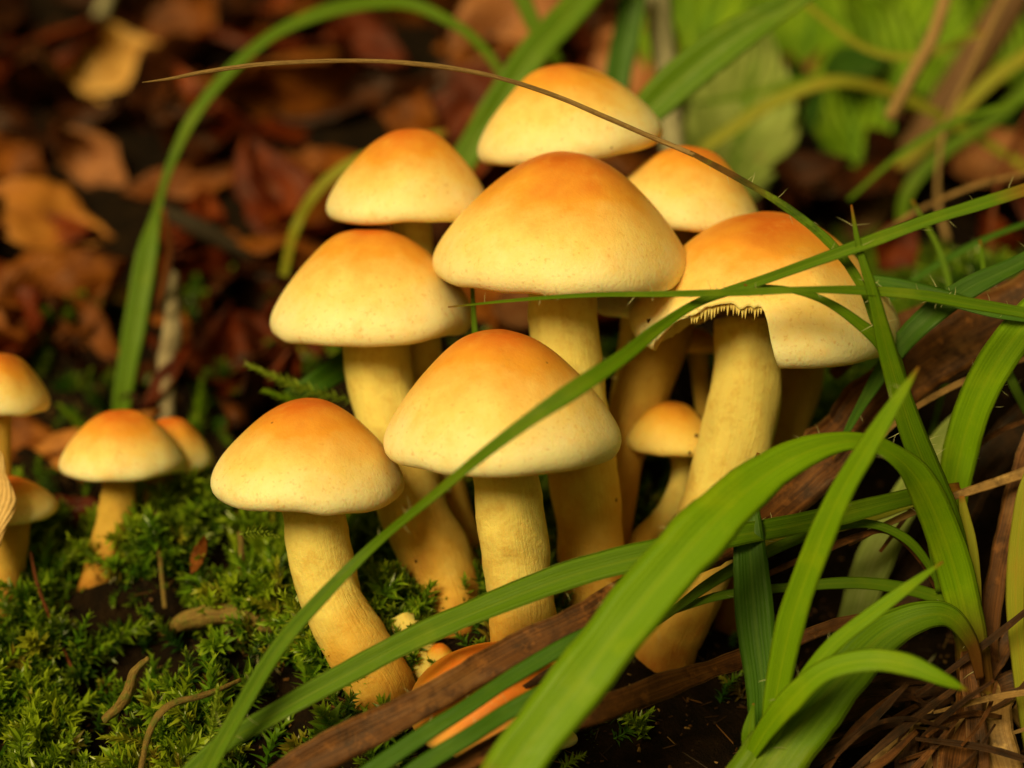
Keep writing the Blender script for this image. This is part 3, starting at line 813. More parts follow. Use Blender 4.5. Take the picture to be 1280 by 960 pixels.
# dry sheaths at its foot
for pts, m in (([(1290, 905, 28.3, 34), (1252, 868, 28.0, 44), (1240, 905, 27.6, 52), (1262, 985, 27.2, 60)], DRY_TAN),
               ([(1215, 860, 28.1, 30), (1212, 890, 27.7, 48), (1200, 930, 27.4, 52), (1190, 990, 27.0, 56)], DRY),
               ([(1206, 800, 27.9, 6), (1212, 850, 27.6, 26), (1222, 920, 27.4, 30), (1226, 1000, 27.1, 34)], DRY),
               ([(1190, 870, 28.2, 12), (1150, 895, 27.9, 24), (1135, 930, 27.6, 30), (1130, 990, 27.3, 32)], DRY_DARK),
               ([(1200, 862, 28.2, 10), (1120, 872, 28.0, 24), (1030, 905, 27.8, 26), (930, 950, 27.5, 28), (860, 1000, 27.3, 26)], DRY_DARK),
               ([(1200, 850, 28.3, 10), (1120, 850, 28.2, 22), (1050, 880, 28.1, 20), (980, 900, 28.0, 10)], DRY_DARK),
               ([(1180, 880, 28.2, 12), (1100, 915, 27.8, 20), (1030, 940, 27.5, 24), (960, 1000, 27.2, 20)], DRY_DARK),
               ([(1160, 900, 28.0, 8), (1105, 935, 27.5, 18), (1090, 990, 27.2, 22)], DRY_TAN),
               ([(1245, 870, 28.3, 20), (1236, 800, 28.3, 26), (1250, 700, 28.4, 30), (1282, 590, 28.5, 40), (1330, 480, 28.6, 44)], DRY),
               ([(1228, 860, 28.2, 16), (1262, 800, 28.3, 30), (1300, 760, 28.3, 40)], DRY),
               ([(1236, 870, 28.2, 20), (1262, 855, 28.0, 34), (1310, 850, 27.9, 40)], DRY_DARK),
               ([(1150, 960, 27.8, 16), (1170, 915, 27.9, 26), (1205, 880, 28.0, 20)], DRY)):
    blade('dry_sheath', pts, m, parent=tuft, fold=0.3, wav=0.35, n=36)

rs = random.Random(31)
for q in range(34):          # thin tangled straw round the foot
    x0, y0 = rs.uniform(1130, 1270), rs.uniform(850, 925); a_ = math.radians(rs.choice([rs.uniform(185, 300), rs.uniform(185, 230), rs.uniform(-60, 60)])); l_ = rs.uniform(90, 280); b_ = rs.uniform(-32, 32)
    d0 = rs.uniform(27.0, 28.2); w_ = rs.uniform(3, 9)
    dx, dy = math.cos(a_), -math.sin(a_)
    pts = [(x0 + dx * l_ * t - dy * b_ * math.sin(math.pi * t), y0 + dy * l_ * t + dx * b_ * math.sin(math.pi * t), d0 - 0.5 * t, w_ * (0.5 + math.sin(math.pi * min(0.9, t + 0.1)))) for t in (0, 0.33, 0.66, 1)]
    blade('straw', pts, [DRY, DRY_DARK, DRY_TAN, DRY_DARK, DRY][q % 5], parent=tuft, fold=0.5, wav=0.5, n=24)

shoot = thing('grass_shoot', 'upright grass shoot with crossing blades left of the lower right tuft', 'grass', W(955, 915, 26.9))
blade('blade', [(952, 935, 26.8, 26), (953, 860, 26.8, 46), (944, 780, 26.9, 54), (938, 700, 27.0, 48), (934, 630, 27.2, 34), (948, 566, 27.3, 4)], GR_DARK, parent=shoot, fold=0.35, hairs=4, plabel='dark upright blade with a red tip')
blade('blade', [(962, 930, 26.5, 26), (972, 860, 26.3, 36), (990, 775, 26.0, 40), (1018, 695, 25.7, 38), (1050, 620, 25.4, 34), (1085, 560, 25.1, 30), (1118, 506, 24.9, 20), (1149, 458, 24.8, 3)], GR_BRIGHT, parent=shoot, fold=0.3, hairs=6)
blade('blade', [(955, 945, 26.4, 6), (975, 910, 26.3, 14), (1002, 855, 26.0, 20), (1040, 808, 25.8, 22), (1090, 768, 25.6, 22), (1135, 734, 25.5, 16), (1179, 702, 25.4, 3)], GR_BRIGHT, parent=shoot, hairs=5)
blade('blade', [(930, 965, 26.5, 8), (950, 925, 26.2, 24), (985, 880, 25.8, 34), (1030, 840, 25.5, 32), (1085, 826, 25.3, 34), (1135, 832, 25.2, 30), (1180, 850, 25.1, 18), (1212, 864, 25.1, 2)], GR_BRIGHT, parent=shoot, fold=0.3, hairs=3, plabel='short arched blade with a red tip')
blade('blade', [(940, 950, 26.5, 20), (936, 918, 26.4, 20), (942, 879, 26.4, 3)], GR_MID, parent=shoot, n=20)

# single blades crossing the cluster
blade('grass', [(240, 1000, 25.6, 26), (285, 915, 25.6, 24), (345, 815, 25.6, 22), (400, 750, 25.6, 20), (470, 680, 25.6, 14), (540, 622, 25.1, 13), (600, 572, 24.8, 16), (660, 527, 24.7, 20), (720, 487, 24.8, 26), (780, 446, 25.2, 22),
       (825, 410, 25.8, 18), (875, 378, 26.4, 13), (950, 352, 26.4, 15), (1020, 327, 26.4, 16), (1090, 302, 26.4, 20), (1160, 276, 26.4, 18), (1225, 256, 26.4, 20), (1300, 232, 26.4, 20)], GR_MID,
      'long thin blade running diagonally from bottom left across the front cap', n=150, hairs=40, fold=0.4)
blade('grass', [(1320, 400, 26.8, 16), (1270, 390, 26.8, 17), (1210, 380, 26.7, 17), (1150, 370, 26.6, 16), (1080, 364, 26.5, 14), (1000, 363, 26.2, 11), (920, 366, 26.2, 11), (830, 368, 26.2, 9), (740, 369, 26.4, 7), (650, 375, 26.6, 5), (560, 384, 26.8, 2)], GR_MID,
      'nearly level thin blade crossing below the central cap, dry at its left tip', n=100, hairs=36, fold=0.4)
blade('grass', [(205, 1000, 25.9, 24), (270, 938, 26.0, 28), (340, 895, 26.1, 30), (430, 845, 26.2, 32), (520, 798, 26.3, 34), (620, 755, 26.4, 38), (720, 718, 26.5, 40), (820, 692, 26.6, 38), (900, 674, 26.9, 34), (980, 660, 27.2, 32), (1050, 645, 27.5, 30), (1140, 622, 27.9, 24), (1200, 610, 28.2, 16)], GR_MID,
      'broad grooved blade running level across the stem bases', n=110, hairs=14, fold=0.42)
blade('grass', [(1215, 600, 28.9, 10), (1130, 632, 28.5, 16), (1060, 655, 28.2, 18), (980, 672, 28.0, 16), (940, 690, 28.0, 8)], GR_YELLOW, 'short yellow green blade just under the level grooved one, at the right', n=40)
blade('grass', [(770, 772, 26.0, 14), (705, 808, 25.8, 22), (635, 850, 25.6, 23), (580, 887, 25.4, 24), (534, 916, 25.3, 24), (467, 962, 25.2, 26), (410, 1005, 25.1, 24)], GR_DARK, 'dark green blade crossing over the low orange cap, upper of two', n=50, hairs=5)
blade('grass', [(790, 800, 25.9, 12), (730, 838, 25.7, 18), (680, 864, 25.5, 22), (635, 890, 25.4, 24), (585, 922, 25.2, 24), (530, 956, 25.1, 26), (470, 1005, 25.0, 26)], GR_DARK, 'dark green blade crossing over the low orange cap, lower of two', n=50, hairs=5)
# dry brown blades
blade('dry_grass', [(1340, 350, 29.6, 80), (1260, 395, 29.6, 86), (1180, 440, 29.5, 88), (1100, 500, 29.3, 86), (1030, 575, 29.0, 84), (960, 640, 28.6, 60), (890, 690, 27.6, 44), (820, 722, 26.9, 40), (740, 765, 26.3, 42), (640, 815, 26.1, 44), (560, 862, 25.9, 44), (501, 894, 25.8, 46), (400, 945, 25.7, 46), (330, 985, 25.6, 44), (280, 1010, 25.5, 40)], DRY,
      'long broad dead brown blade from right edge down past the stem bases', n=110, fold=0.3, wav=0.25, hairs=8)
blade('dry_grass', [(1190, 760, 28.0, 8), (1120, 768, 27.6, 14), (1050, 780, 27.5, 18), (980, 806, 27.5, 22), (910, 830, 27.2, 30), (830, 858, 26.5, 36), (750, 888, 25.9, 34), (660, 915, 25.7, 30), (570, 960, 25.4, 26), (510, 1000, 25.3, 24)], DRY,
      'narrow dead blade at the bottom passing beneath the broad green blade', n=80, wav=0.25)
blade('dry_grass', [(830, 768, 26.9, 12), (780, 792, 26.6, 18), (730, 818, 26.4, 20), (680, 846, 26.3, 14), (650, 862, 26.3, 6)], DRY_DARK, 'dark dead blade lying between the two green ones over the low cap', n=50, wav=0.3)
blade('dry_grass', [(1300, 585, 28.2, 20), (1240, 605, 28.1, 14), (1180, 625, 28.0, 12), (1120, 650, 28.0, 10), (1060, 680, 28.0, 8)], DRY_TAN, 'thin tan dead blade slanting in from the right edge', n=40)
blade('dry_grass', [(1320, 500, 30.2, 50), (1250, 560, 30.2, 56), (1180, 660, 30.0, 60), (1120, 760, 29.6, 50)], DRY_DARK, 'shadowed dead blade behind the pale blade at the right', n=40, wav=0.3)
blade('dry_grass', [(1300, 350, 31.2, 20), (1200, 375, 31.2, 24), (1110, 412, 31.0, 24), (1040, 470, 30.8, 20)], DRY, 'dead brown blade edge just above the broad dead one at right', n=40)
# blades at the right behind
blade('grass', [(1330, 300, 28.2, 22), (1270, 332, 28.3, 26), (1210, 362, 28.4, 32), (1160, 398, 28.5, 34), (1120, 440, 28.6, 28), (1075, 510, 28.7, 14), (1040, 575, 28.8, 3)], GR_DARK, 'dark green blade slanting down at right, crossing the broad dead blade', n=50, fold=0.4, hairs=5)
blade('grass', [(1320, 402, 27.6, 12), (1250, 392, 27.7, 18), (1180, 372, 28.0, 22), (1120, 356, 28.3, 20), (1060, 345, 28.6, 10)], GR_DARK, 'dark green blade behind the level blade at the right edge', n=50, hairs=6)
blade('grass', [(600, 470, 29.0, 6), (594, 420, 29.0, 8), (592, 390, 29.0, 7), (590, 350, 29.0, 5)], GR_MID, 'short thin upright blade between the two left caps and the central one', n=20)
blade('grass', [(360, 500, 30.8, 26), (400, 478, 30.9, 34), (440, 450, 31.2, 36), (480, 410, 31.4, 20)], GR_DARK, 'short dark blade behind the left stem beside the moss sprig', n=30, fold=0.4)
# behind the cluster, blurred
blade('grass', [(148, 545, 34.5, 24), (156, 480, 34.5, 28), (170, 400, 34.6, 32), (184, 320, 34.8, 30), (196, 265, 35.0, 13), (212, 210, 35.1, 12), (240, 150, 35.2, 16), (285, 92, 35.4, 18), (345, 42, 35.6, 17), (420, 12, 35.8, 22), (500, 4, 36.0, 20), (560, 26, 36.0, 15), (605, 62, 36.0, 13), (650, 130, 36.0, 10)], GR_MID,
      'long green blade arching from the left edge mushrooms over the dead leaves', n=110, fold=0.3)
blade('grass', [(575, 210, 35.5, 40), (625, 130, 35.5, 44), (665, 70, 35.6, 44), (715, 15, 35.8, 44), (770, -50, 36.0, 40)], GR_MID, 'broad green blade rising to the top edge left of the topmost cap', n=50, fold=0.35)
blade('grass', [(700, 80, 36.5, 16), (672, 40, 36.5, 22), (645, -20, 36.5, 24)], GR_MID, 'short green blade crossing at the top edge above the topmost cap', n=30)
blade('grass', [(762, 180, 36.5, 30), (772, 100, 36.5, 38), (784, 40, 36.6, 38), (796, -30, 36.7, 36)], GR_DARK, 'dark upright blade behind the topmost cap', n=40, fold=0.4)
blade('grass', [(770, 185, 33.5, 26), (815, 135, 33.4, 50), (865, 90, 33.3, 58), (925, 45, 33.2, 54), (990, 5, 33.1, 30), (1050, -30, 33.0, 16)], GR_MID, 'broad striped blade rising right of the topmost cap', n=60, fold=0.4, hairs=8)
blade('grass', [(355, 345, 35.0, 12), (368, 290, 36.5, 14), (392, 245, 36.4, 15), (430, 210, 36.3, 16), (500, 180, 36.2, 14), (560, 165, 36.2, 10)], GR_YELLOW, 'curved yellowing blade behind the upper left cap', n=50)
blade('grass', [(850, 205, 38.0, 12), (900, 172, 38.0, 18), (960, 132, 38.0, 20), (1030, 104, 38.0, 18), (1090, 108, 38.2, 16), (1150, 132, 38.4, 16), (1210, 165, 38.6, 14), (1300, 220, 38.8, 12)], GR_YELLOW, 'blurred yellow olive blade arching across the green leaves at top right', n=60)
blade('grass', [(870, 130, 38.6, 6), (940, 118, 38.6, 10), (1010, 100, 38.6, 12), (1080, 104, 38.6, 12), (1140, 140, 38.8, 10)], GR_MID, 'thin blurred green blade over the veined leaf', n=40)
blade('grass', [(1310, 90, 38.5, 22), (1240, 150, 38.5, 22), (1180, 190, 38.6, 20), (1135, 240, 38.7, 18), (1128, 300, 38.8, 14), (1135, 360, 38.8, 10)], GR_MID, 'blurred olive blade curving down from the right edge', n=50)
blade('grass', [(1300, 60, 39.5, 20), (1240, 100, 39.5, 22), (1170, 170, 39.5, 20), (1120, 210, 39.5, 12)], GR_YELLOW, 'second blurred olive blade, above the curving one at right', n=40)

# thin blades and straws in the tangle at the right
for nm, pts, m, lb in (
    ('grass', [(1310, 270, 31.5, 7), (1230, 300, 31.5, 9), (1150, 345, 31.4, 10), (1080, 400, 31.3, 6)], GR_DARK, 'thin dark blade slanting through the moss right of the bitten cap'),
    ('grass', [(1160, 560, 30.5, 8), (1190, 430, 30.8, 9), (1180, 330, 31.2, 8), (1140, 250, 31.6, 4)], GR_MID, 'thin upright blade crossing the dead blade right of the bitten cap'),
    ('grass', [(1310, 560, 29.0, 12), (1262, 470, 29.4, 13), (1236, 380, 29.8, 10), (1225, 300, 30.2, 4)], GR_MID, 'slender blade rising along the right edge past the moss'),
    ('dry_grass', [(1310, 440, 29.2, 8), (1220, 470, 29.0, 9), (1130, 520, 28.8, 9), (1060, 590, 28.6, 5)], DRY_TAN, 'thin straw lying on the broad dead blade at right'),
    ('dry_grass', [(1300, 520, 28.9, 6), (1240, 545, 28.8, 8), (1170, 600, 28.7, 8), (1100, 690, 28.4, 5)], DRY, 'brown straw crossing behind the pale blade'),
    ('dry_grass', [(1290, 215, 34, 5), (1220, 232, 34, 7), (1150, 262, 34, 7), (1090, 300, 34, 4)], DRY_TAN, 'pale straw above the moss at the right edge'),
    ('grass', [(1060, 250, 35, 5), (1130, 190, 35, 9), (1200, 150, 35, 10), (1300, 120, 35, 6)], GR_MID, 'thin blurred green blade rising to the right edge above the moss'),
    ('grass', [(1000, 0, 37, 8), (1080, 60, 37, 11), (1150, 70, 37, 11), (1230, 40, 37, 8)], GR_YELLOW, 'blurred bowed yellow blade near the top edge at right')):
    blade(nm, pts, m, lb, n=40, fold=0.4, hairs=3 if nm == 'grass' else 0)

# stalks
stalk('dry_stalk', [(178, 103, 27.6, 1.5), (215, 98, 27.4, 4), (260, 89, 27.3, 6), (330, 80, 27.2, 6), (420, 76, 27.1, 6), (500, 78, 27.0, 6), (580, 88, 27.0, 6), (640, 102, 27.1, 6), (700, 122, 27.2, 7), (760, 148, 27.2, 7), (820, 174, 27.2, 7), (868, 194, 27.0, 7)], TWIG_TAN,
      'thin dry brown stalk arching over the topmost cap', 'stalk', wob=0.2, n=90)
blade('grass', [(862, 191, 27.0, 7), (920, 222, 26.9, 10), (980, 258, 26.8, 12), (1035, 302, 26.7, 13), (1072, 350, 26.7, 12), (1092, 400, 26.8, 12), (1108, 440, 26.9, 10)], GR_TRANS, 'thin green blade that carries on the dry stalk down to the right tuft', n=60, hairs=8, fold=0.5)
stalk('woody_stalk', [(818, -40, 37.5, 34), (826, 40, 37.5, 32), (834, 100, 37.4, 28), (840, 170, 37.2, 30), (846, 230, 37.0, 30)], TWIG_GREY, 'pale grey upright stalk behind the topmost cap', 'stalk')
stalk('twig', [(1192, -40, 36.0, 18), (1168, 40, 36.0, 17), (1140, 95, 36.0, 17), (1112, 148, 36.0, 16)], TWIG_TAN, 'straight tan twig with a cut end at top right', 'twig', seg=12)
stalk('twig', [(1290, -40, 42, 44), (1220, 70, 42, 46), (1160, 165, 42, 44), (1095, 260, 41, 44), (1040, 340, 40, 44)], TWIG_BROWN, 'thick blurred brown stick leaning behind the tan twig', 'twig', seg=14)
stalk('twig', [(1275, -40, 36.5, 7), (1240, 30, 36.5, 8), (1212, 90, 36.5, 7), (1184, 150, 36.5, 7), (1174, 200, 36.4, 6), (1172, 250, 36.3, 7), (1184, 300, 36.2, 8)], TWIG_TAN, 'thin bent tan stem between twig and right edge', 'twig')
stalk('twig', [(1290, 130, 36, 4), (1262, 190, 36, 5), (1244, 250, 36, 6), (1236, 330, 36, 6)], TWIG_RED, 'thin reddish stem at the right edge', 'twig')
stalk('twig', [(200, 262, 38, 20), (250, 285, 38, 24), (300, 312, 38.2, 22), (370, 345, 38.5, 16)], TWIG_DARK, 'dark blurred stick behind the long arching blade', 'twig')
stalk('twig', [(140, -20, 47, 16), (122, 30, 47, 18), (100, 75, 46.5, 20), (80, 110, 46, 14)], TWIG_GREY, 'blurred grey twig above the pale dead leaf at top left', 'twig')
stalk('bark_strip', [(216, 345, 36.5, 12), (214, 400, 34.9, 22), (208, 450, 34.8, 26), (208, 500, 34.7, 22), (206, 560, 34.6, 22)], TWIG_WHITE, 'pale ribbed strip of bark standing right of the arching blade', 'bark', wob=0.5)
stalk('twig', [(205, 262, 34.4, 8), (212, 310, 34.4, 9), (206, 350, 34.4, 12), (196, 385, 34.4, 8)], LIT_BROWN, 'thin orange brown strip hanging beside the arching blade', 'twig')
stalk('twig', [(260, 600, 31.5, 7), (210, 640, 31.2, 9), (160, 680, 30.8, 9), (105, 716, 30.5, 6)], TWIG_RED, 'thin reddish twig lying against the small brown stems', 'twig')
stalk('twig', [(205, 790, 29.6, 14), (240, 772, 29.3, 24), (290, 768, 29.2, 28), (335, 780, 29.2, 24), (375, 755, 29.6, 18), (410, 738, 30.2, 12)], ROOT, 'mossy olive root arching out of the moss left of the front stem', 'root', wob=0.35)
stalk('twig', [(300, 665, 29.8, 7), (302, 700, 29.6, 9), (304, 740, 29.5, 10), (302, 775, 29.4, 9)], ROOT, 'short upright twig standing on the mossy root', 'twig', wob=0.3)
stalk('twig', [(305, 790, 29.2, 12), (302, 820, 29.0, 14), (304, 850, 28.9, 12)], ROOT, 'stubby twig hanging below the mossy root', 'twig', wob=0.3)
stalk('twig', [(130, 900, 27.4, 12), (158, 870, 27.3, 14), (168, 840, 27.3, 10), (185, 822, 27.4, 7)], ROOT, 'small crooked twig low in the moss at left', 'twig', wob=0.4)
stalk('twig', [(175, 970, 26.6, 7), (188, 915, 26.7, 8), (212, 882, 26.8, 9), (260, 868, 27.0, 8), (300, 850, 27.4, 6)], ROOT, 'bent brown twig near the bottom edge left of the bright moss sprig', 'twig', wob=0.3)
stalk('twig', [(38, 690, 29.8, 3), (48, 735, 29.6, 4), (66, 780, 29.5, 4), (92, 840, 29.0, 4)], TWIG_RED, 'thin seta with a pointed green tip in the moss at far left', 'twig')
stalk('twig', [(4, 752, 30.5, 3), (10, 780, 30.3, 5), (17, 812, 30.0, 5)], TWIG_DARK, 'thin dark stem standing below the left edge mushroom', 'twig')
stalk('twig', [(196, 640, 30.4, 4), (200, 700, 30.0, 6), (206, 760, 29.6, 6)], ROOT, 'thin brown stem upright in the middle of the moss', 'twig')

# ------------------------------------------------------------------ dead leaves that can be told apart
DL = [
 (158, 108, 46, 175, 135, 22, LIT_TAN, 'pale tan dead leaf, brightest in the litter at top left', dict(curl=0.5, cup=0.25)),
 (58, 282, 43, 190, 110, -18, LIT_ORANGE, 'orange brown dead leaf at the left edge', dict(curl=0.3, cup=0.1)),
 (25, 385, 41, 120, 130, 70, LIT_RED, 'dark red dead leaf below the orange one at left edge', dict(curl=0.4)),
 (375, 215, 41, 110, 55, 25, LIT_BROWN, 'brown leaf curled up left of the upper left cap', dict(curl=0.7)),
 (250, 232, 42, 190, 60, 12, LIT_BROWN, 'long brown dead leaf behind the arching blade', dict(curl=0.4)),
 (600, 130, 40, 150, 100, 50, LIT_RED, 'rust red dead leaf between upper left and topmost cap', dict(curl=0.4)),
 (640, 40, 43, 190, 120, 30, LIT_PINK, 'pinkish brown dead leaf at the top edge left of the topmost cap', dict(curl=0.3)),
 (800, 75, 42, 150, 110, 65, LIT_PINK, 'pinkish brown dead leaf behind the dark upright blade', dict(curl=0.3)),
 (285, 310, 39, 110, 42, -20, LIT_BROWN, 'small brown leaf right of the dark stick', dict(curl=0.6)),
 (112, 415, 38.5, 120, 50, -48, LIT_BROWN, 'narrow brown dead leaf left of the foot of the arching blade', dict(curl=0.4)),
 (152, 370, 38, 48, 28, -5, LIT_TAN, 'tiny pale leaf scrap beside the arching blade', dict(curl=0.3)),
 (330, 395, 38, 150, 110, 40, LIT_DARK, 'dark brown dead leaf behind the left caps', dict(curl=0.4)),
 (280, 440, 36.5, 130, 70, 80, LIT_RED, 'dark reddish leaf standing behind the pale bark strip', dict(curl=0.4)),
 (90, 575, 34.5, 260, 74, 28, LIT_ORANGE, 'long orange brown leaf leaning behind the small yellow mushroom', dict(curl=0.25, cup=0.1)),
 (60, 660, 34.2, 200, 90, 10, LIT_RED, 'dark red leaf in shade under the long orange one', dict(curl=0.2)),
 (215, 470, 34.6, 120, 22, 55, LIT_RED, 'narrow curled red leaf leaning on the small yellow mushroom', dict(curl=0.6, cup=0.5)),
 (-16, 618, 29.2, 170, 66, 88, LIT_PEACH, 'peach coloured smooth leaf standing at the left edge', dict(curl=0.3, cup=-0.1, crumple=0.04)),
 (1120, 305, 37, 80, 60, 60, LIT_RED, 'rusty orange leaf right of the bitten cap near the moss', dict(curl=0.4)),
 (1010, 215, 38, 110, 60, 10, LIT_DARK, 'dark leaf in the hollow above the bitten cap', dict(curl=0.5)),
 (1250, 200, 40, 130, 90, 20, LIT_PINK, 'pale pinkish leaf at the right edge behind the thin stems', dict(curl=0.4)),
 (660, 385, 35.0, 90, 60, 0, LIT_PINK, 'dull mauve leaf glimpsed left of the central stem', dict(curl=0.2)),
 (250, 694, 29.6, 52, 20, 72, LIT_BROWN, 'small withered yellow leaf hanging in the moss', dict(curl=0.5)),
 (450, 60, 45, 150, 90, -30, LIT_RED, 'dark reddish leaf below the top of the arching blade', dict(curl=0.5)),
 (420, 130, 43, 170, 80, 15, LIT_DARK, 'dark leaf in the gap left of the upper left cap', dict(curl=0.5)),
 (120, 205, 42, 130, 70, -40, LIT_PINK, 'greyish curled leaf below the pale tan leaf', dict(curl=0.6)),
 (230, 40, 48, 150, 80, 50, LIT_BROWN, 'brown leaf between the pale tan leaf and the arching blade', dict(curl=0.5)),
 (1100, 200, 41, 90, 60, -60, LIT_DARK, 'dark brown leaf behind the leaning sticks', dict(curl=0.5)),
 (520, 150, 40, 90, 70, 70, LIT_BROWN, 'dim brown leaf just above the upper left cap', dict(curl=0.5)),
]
def ray_depth(px, py):
    for d in np.arange(26, 75, 0.2):
        p = W(px, py, d)
        if p[2] < float(gz(p[0], p[1])): return d
    return 75
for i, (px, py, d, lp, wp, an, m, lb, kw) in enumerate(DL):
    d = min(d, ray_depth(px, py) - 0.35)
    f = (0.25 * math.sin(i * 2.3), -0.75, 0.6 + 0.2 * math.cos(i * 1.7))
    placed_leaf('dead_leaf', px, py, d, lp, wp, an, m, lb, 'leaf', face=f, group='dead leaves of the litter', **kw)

# the rest of the litter, alike in the blur
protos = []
for k, m in enumerate([LIT_DARK, LIT_RED, LIT_DARK, LIT_DARK, LIT_BROWN, LIT_RED, LIT_DARK, LIT_DARK]):  # mostly dark leaves, the bank's shade put into their colour
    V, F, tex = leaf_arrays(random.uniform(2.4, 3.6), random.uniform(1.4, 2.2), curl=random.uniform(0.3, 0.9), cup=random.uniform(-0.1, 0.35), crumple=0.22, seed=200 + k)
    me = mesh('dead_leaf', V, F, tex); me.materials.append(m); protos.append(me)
cnt = 0
r2 = random.Random(5)
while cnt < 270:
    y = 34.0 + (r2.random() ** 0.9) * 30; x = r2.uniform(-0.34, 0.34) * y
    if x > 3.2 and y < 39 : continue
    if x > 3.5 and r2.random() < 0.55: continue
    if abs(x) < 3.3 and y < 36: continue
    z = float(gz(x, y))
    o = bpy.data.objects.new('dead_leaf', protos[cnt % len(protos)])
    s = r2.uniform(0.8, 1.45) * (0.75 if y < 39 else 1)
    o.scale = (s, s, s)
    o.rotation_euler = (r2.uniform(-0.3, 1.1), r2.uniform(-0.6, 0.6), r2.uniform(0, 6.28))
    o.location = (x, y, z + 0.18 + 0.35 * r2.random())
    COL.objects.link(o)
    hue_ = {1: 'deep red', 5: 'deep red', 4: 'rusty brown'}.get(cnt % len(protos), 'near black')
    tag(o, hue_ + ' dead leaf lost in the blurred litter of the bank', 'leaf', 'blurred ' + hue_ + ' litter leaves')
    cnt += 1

# ------------------------------------------------------------------ broad green herbs, top right
h1 = thing('herb', 'herb with pale veined leaf right of the topmost cap, blurred', 'plant', drop(930, 250, 40))
placed_leaf('leaf', 930, 150, 40.5, 240, 150, 78, HERB_PALE, parent=h1, curl=0.3, cup=0.1, crumple=0.05, face=(-0.2, -0.9, 0.35))
placed_leaf('leaf', 880, 40, 42, 200, 150, 60, HERB, parent=h1, curl=0.3, cup=0.1, crumple=0.06, face=(0.1, -0.8, 0.6))
h2 = thing('herb', 'clump of blurred green leaves behind the arching olive blade', 'plant', drop(1060, 230, 42))
for a_ in ((1065, 150, 42.5, 190, 90, 95, HERB), (1010, 60, 44, 220, 130, 80, HERB), (1095, 60, 44.5, 180, 120, 130, HERB), (1070, 85, 42, 90, 60, 10, HERB_DARK), (1000, 130, 43.5, 120, 60, 100, HERB_DARK), (1020, 10, 46, 200, 140, 20, HERB)):
    placed_leaf('leaf', *a_[:6], a_[6], parent=h2, curl=0.35, cup=0.12, crumple=0.06, face=(random.uniform(-.4, .3), -0.8, random.uniform(0.3, 0.8)))
h3 = thing('herb', 'blurred green leaves in the top right corner', 'plant', drop(1230, 180, 43))
for a_ in ((1180, 30, 46, 200, 120, 30, HERB), (1250, 60, 45, 180, 100, 120, HERB), (1130, -10, 47, 200, 130, 0, HERB), (1260, 0, 46, 160, 130, 70, HERB_DARK), (1170, 110, 43.5, 110, 60, 40, HERB), (1225, 130, 44, 110, 70, 140, HERB_DARK)):
    placed_leaf('leaf', *a_[:6], a_[6], parent=h3, curl=0.35, cup=0.12, crumple=0.06, face=(random.uniform(-.4, .3), -0.8, random.uniform(0.3, 0.8)))

# ------------------------------------------------------------------ moss
def moss_template(r, L, nleaf, leaf):
    """a bent shoot with spirally set pointed leaves, growing along +z; returns verts, tris, tip parameter"""
    V = []; F = []; T = []
    bend = r.uniform(-0.5, 0.5, 2) * L
    def pt(t): return np.array([bend[0] * t * t, bend[1] * t * t, L * t * (1 - 0.15 * t)])
    for q in range(5):
        t = q / 4
        for a_ in (0, 2.094, 4.189):
            rr = 0.014 * (1 - 0.6 * t)
            V.append(pt(t) + np.array([math.cos(a_) * rr, math.sin(a_) * rr, 0])); T.append(t * 0.3)
    for q in range(4):
        for z in range(3):
            z2 = (z + 1) % 3; b = q * 3
            F.append((b + z, b + z2, b + 3 + z2)); F.append((b + z, b + 3 + z2, b + 3 + z))
    for q in range(nleaf):
        t = 0.12 + 0.88 * (q + r.uniform(0, 0.8)) / nleaf
        a_ = q * 2.4 + r.uniform(-0.3, 0.3)
        p = pt(t); ax = nrm(pt(min(t + 0.05, 1.05)) - pt(t - 0.05))
        rad = nrm(np.cross(ax, [math.cos(a_), math.sin(a_), 0.1]))
        open_ = 1.05 - 0.75 * t ** 2 + r.uniform(-0.15, 0.15)
        dr = nrm(rad * math.sin(open_) + ax * math.cos(open_))
        sd = nrm(np.cross(dr, ax)); up = np.cross(sd, dr)
        l = leaf * (0.7 + 0.5 * math.sin(math.pi * min(t, 0.95))) * r.uniform(0.8, 1.2); w = l * 0.19
        k = len(V)
        V += [p, p + dr * l * 0.4 + sd * w + up * w * 0.5, p + dr * l * 0.45, p + dr * l * 0.4 - sd * w + up * w * 0.5, p + dr * l - up * l * 0.12]
        T += [t * 0.4, t * 0.7, t * 0.6, t * 0.7, min(1, 0.25 + 0.75 * t)]
        F += [(k, k + 1, k + 2), (k, k + 2, k + 3), (k + 1, k + 4, k + 2), (k + 2, k + 4, k + 3)]
    return np.array(V), np.array(F), np.array(T)

mr = np.random.default_rng(21)
templates = [moss_template(mr, 0.8, 26 + 3 * (q % 5), 0.15 + 0.03 * (q % 4)) for q in range(16)]

def scatter_moss(name, pts, scales, hue, label, cat, seed, tilt=0.55, lean=(0, -0.25, 0.9)):
    r = np.random.default_rng(seed)
    Vs = []; Fs = []; Ts = []; base = 0
    for p, s, h in zip(pts, scales, hue):
        V, F, T = templates[int(r.integers(len(templates)))]
        z = nrm(np.array(lean) + r.normal(size=3) * tilt)
        x = nrm(np.cross(z, r.normal(size=3))); y = np.cross(z, x)
        Vs.append((V * s) @ np.stack([x, y, z], 0) + p)
        Fs.append(F + base); base += len(V)
        Ts.append(np.stack([np.full(len(V), h), T, np.full(len(V), r.random())], -1))
    V = np.vstack(Vs); F = np.vstack(Fs); T = np.vstack(Ts)
    o = put(name, mesh(name, V, F, T, smooth=False), MOSS)
    tag(o, label, cat, kind='stuff')
    return o

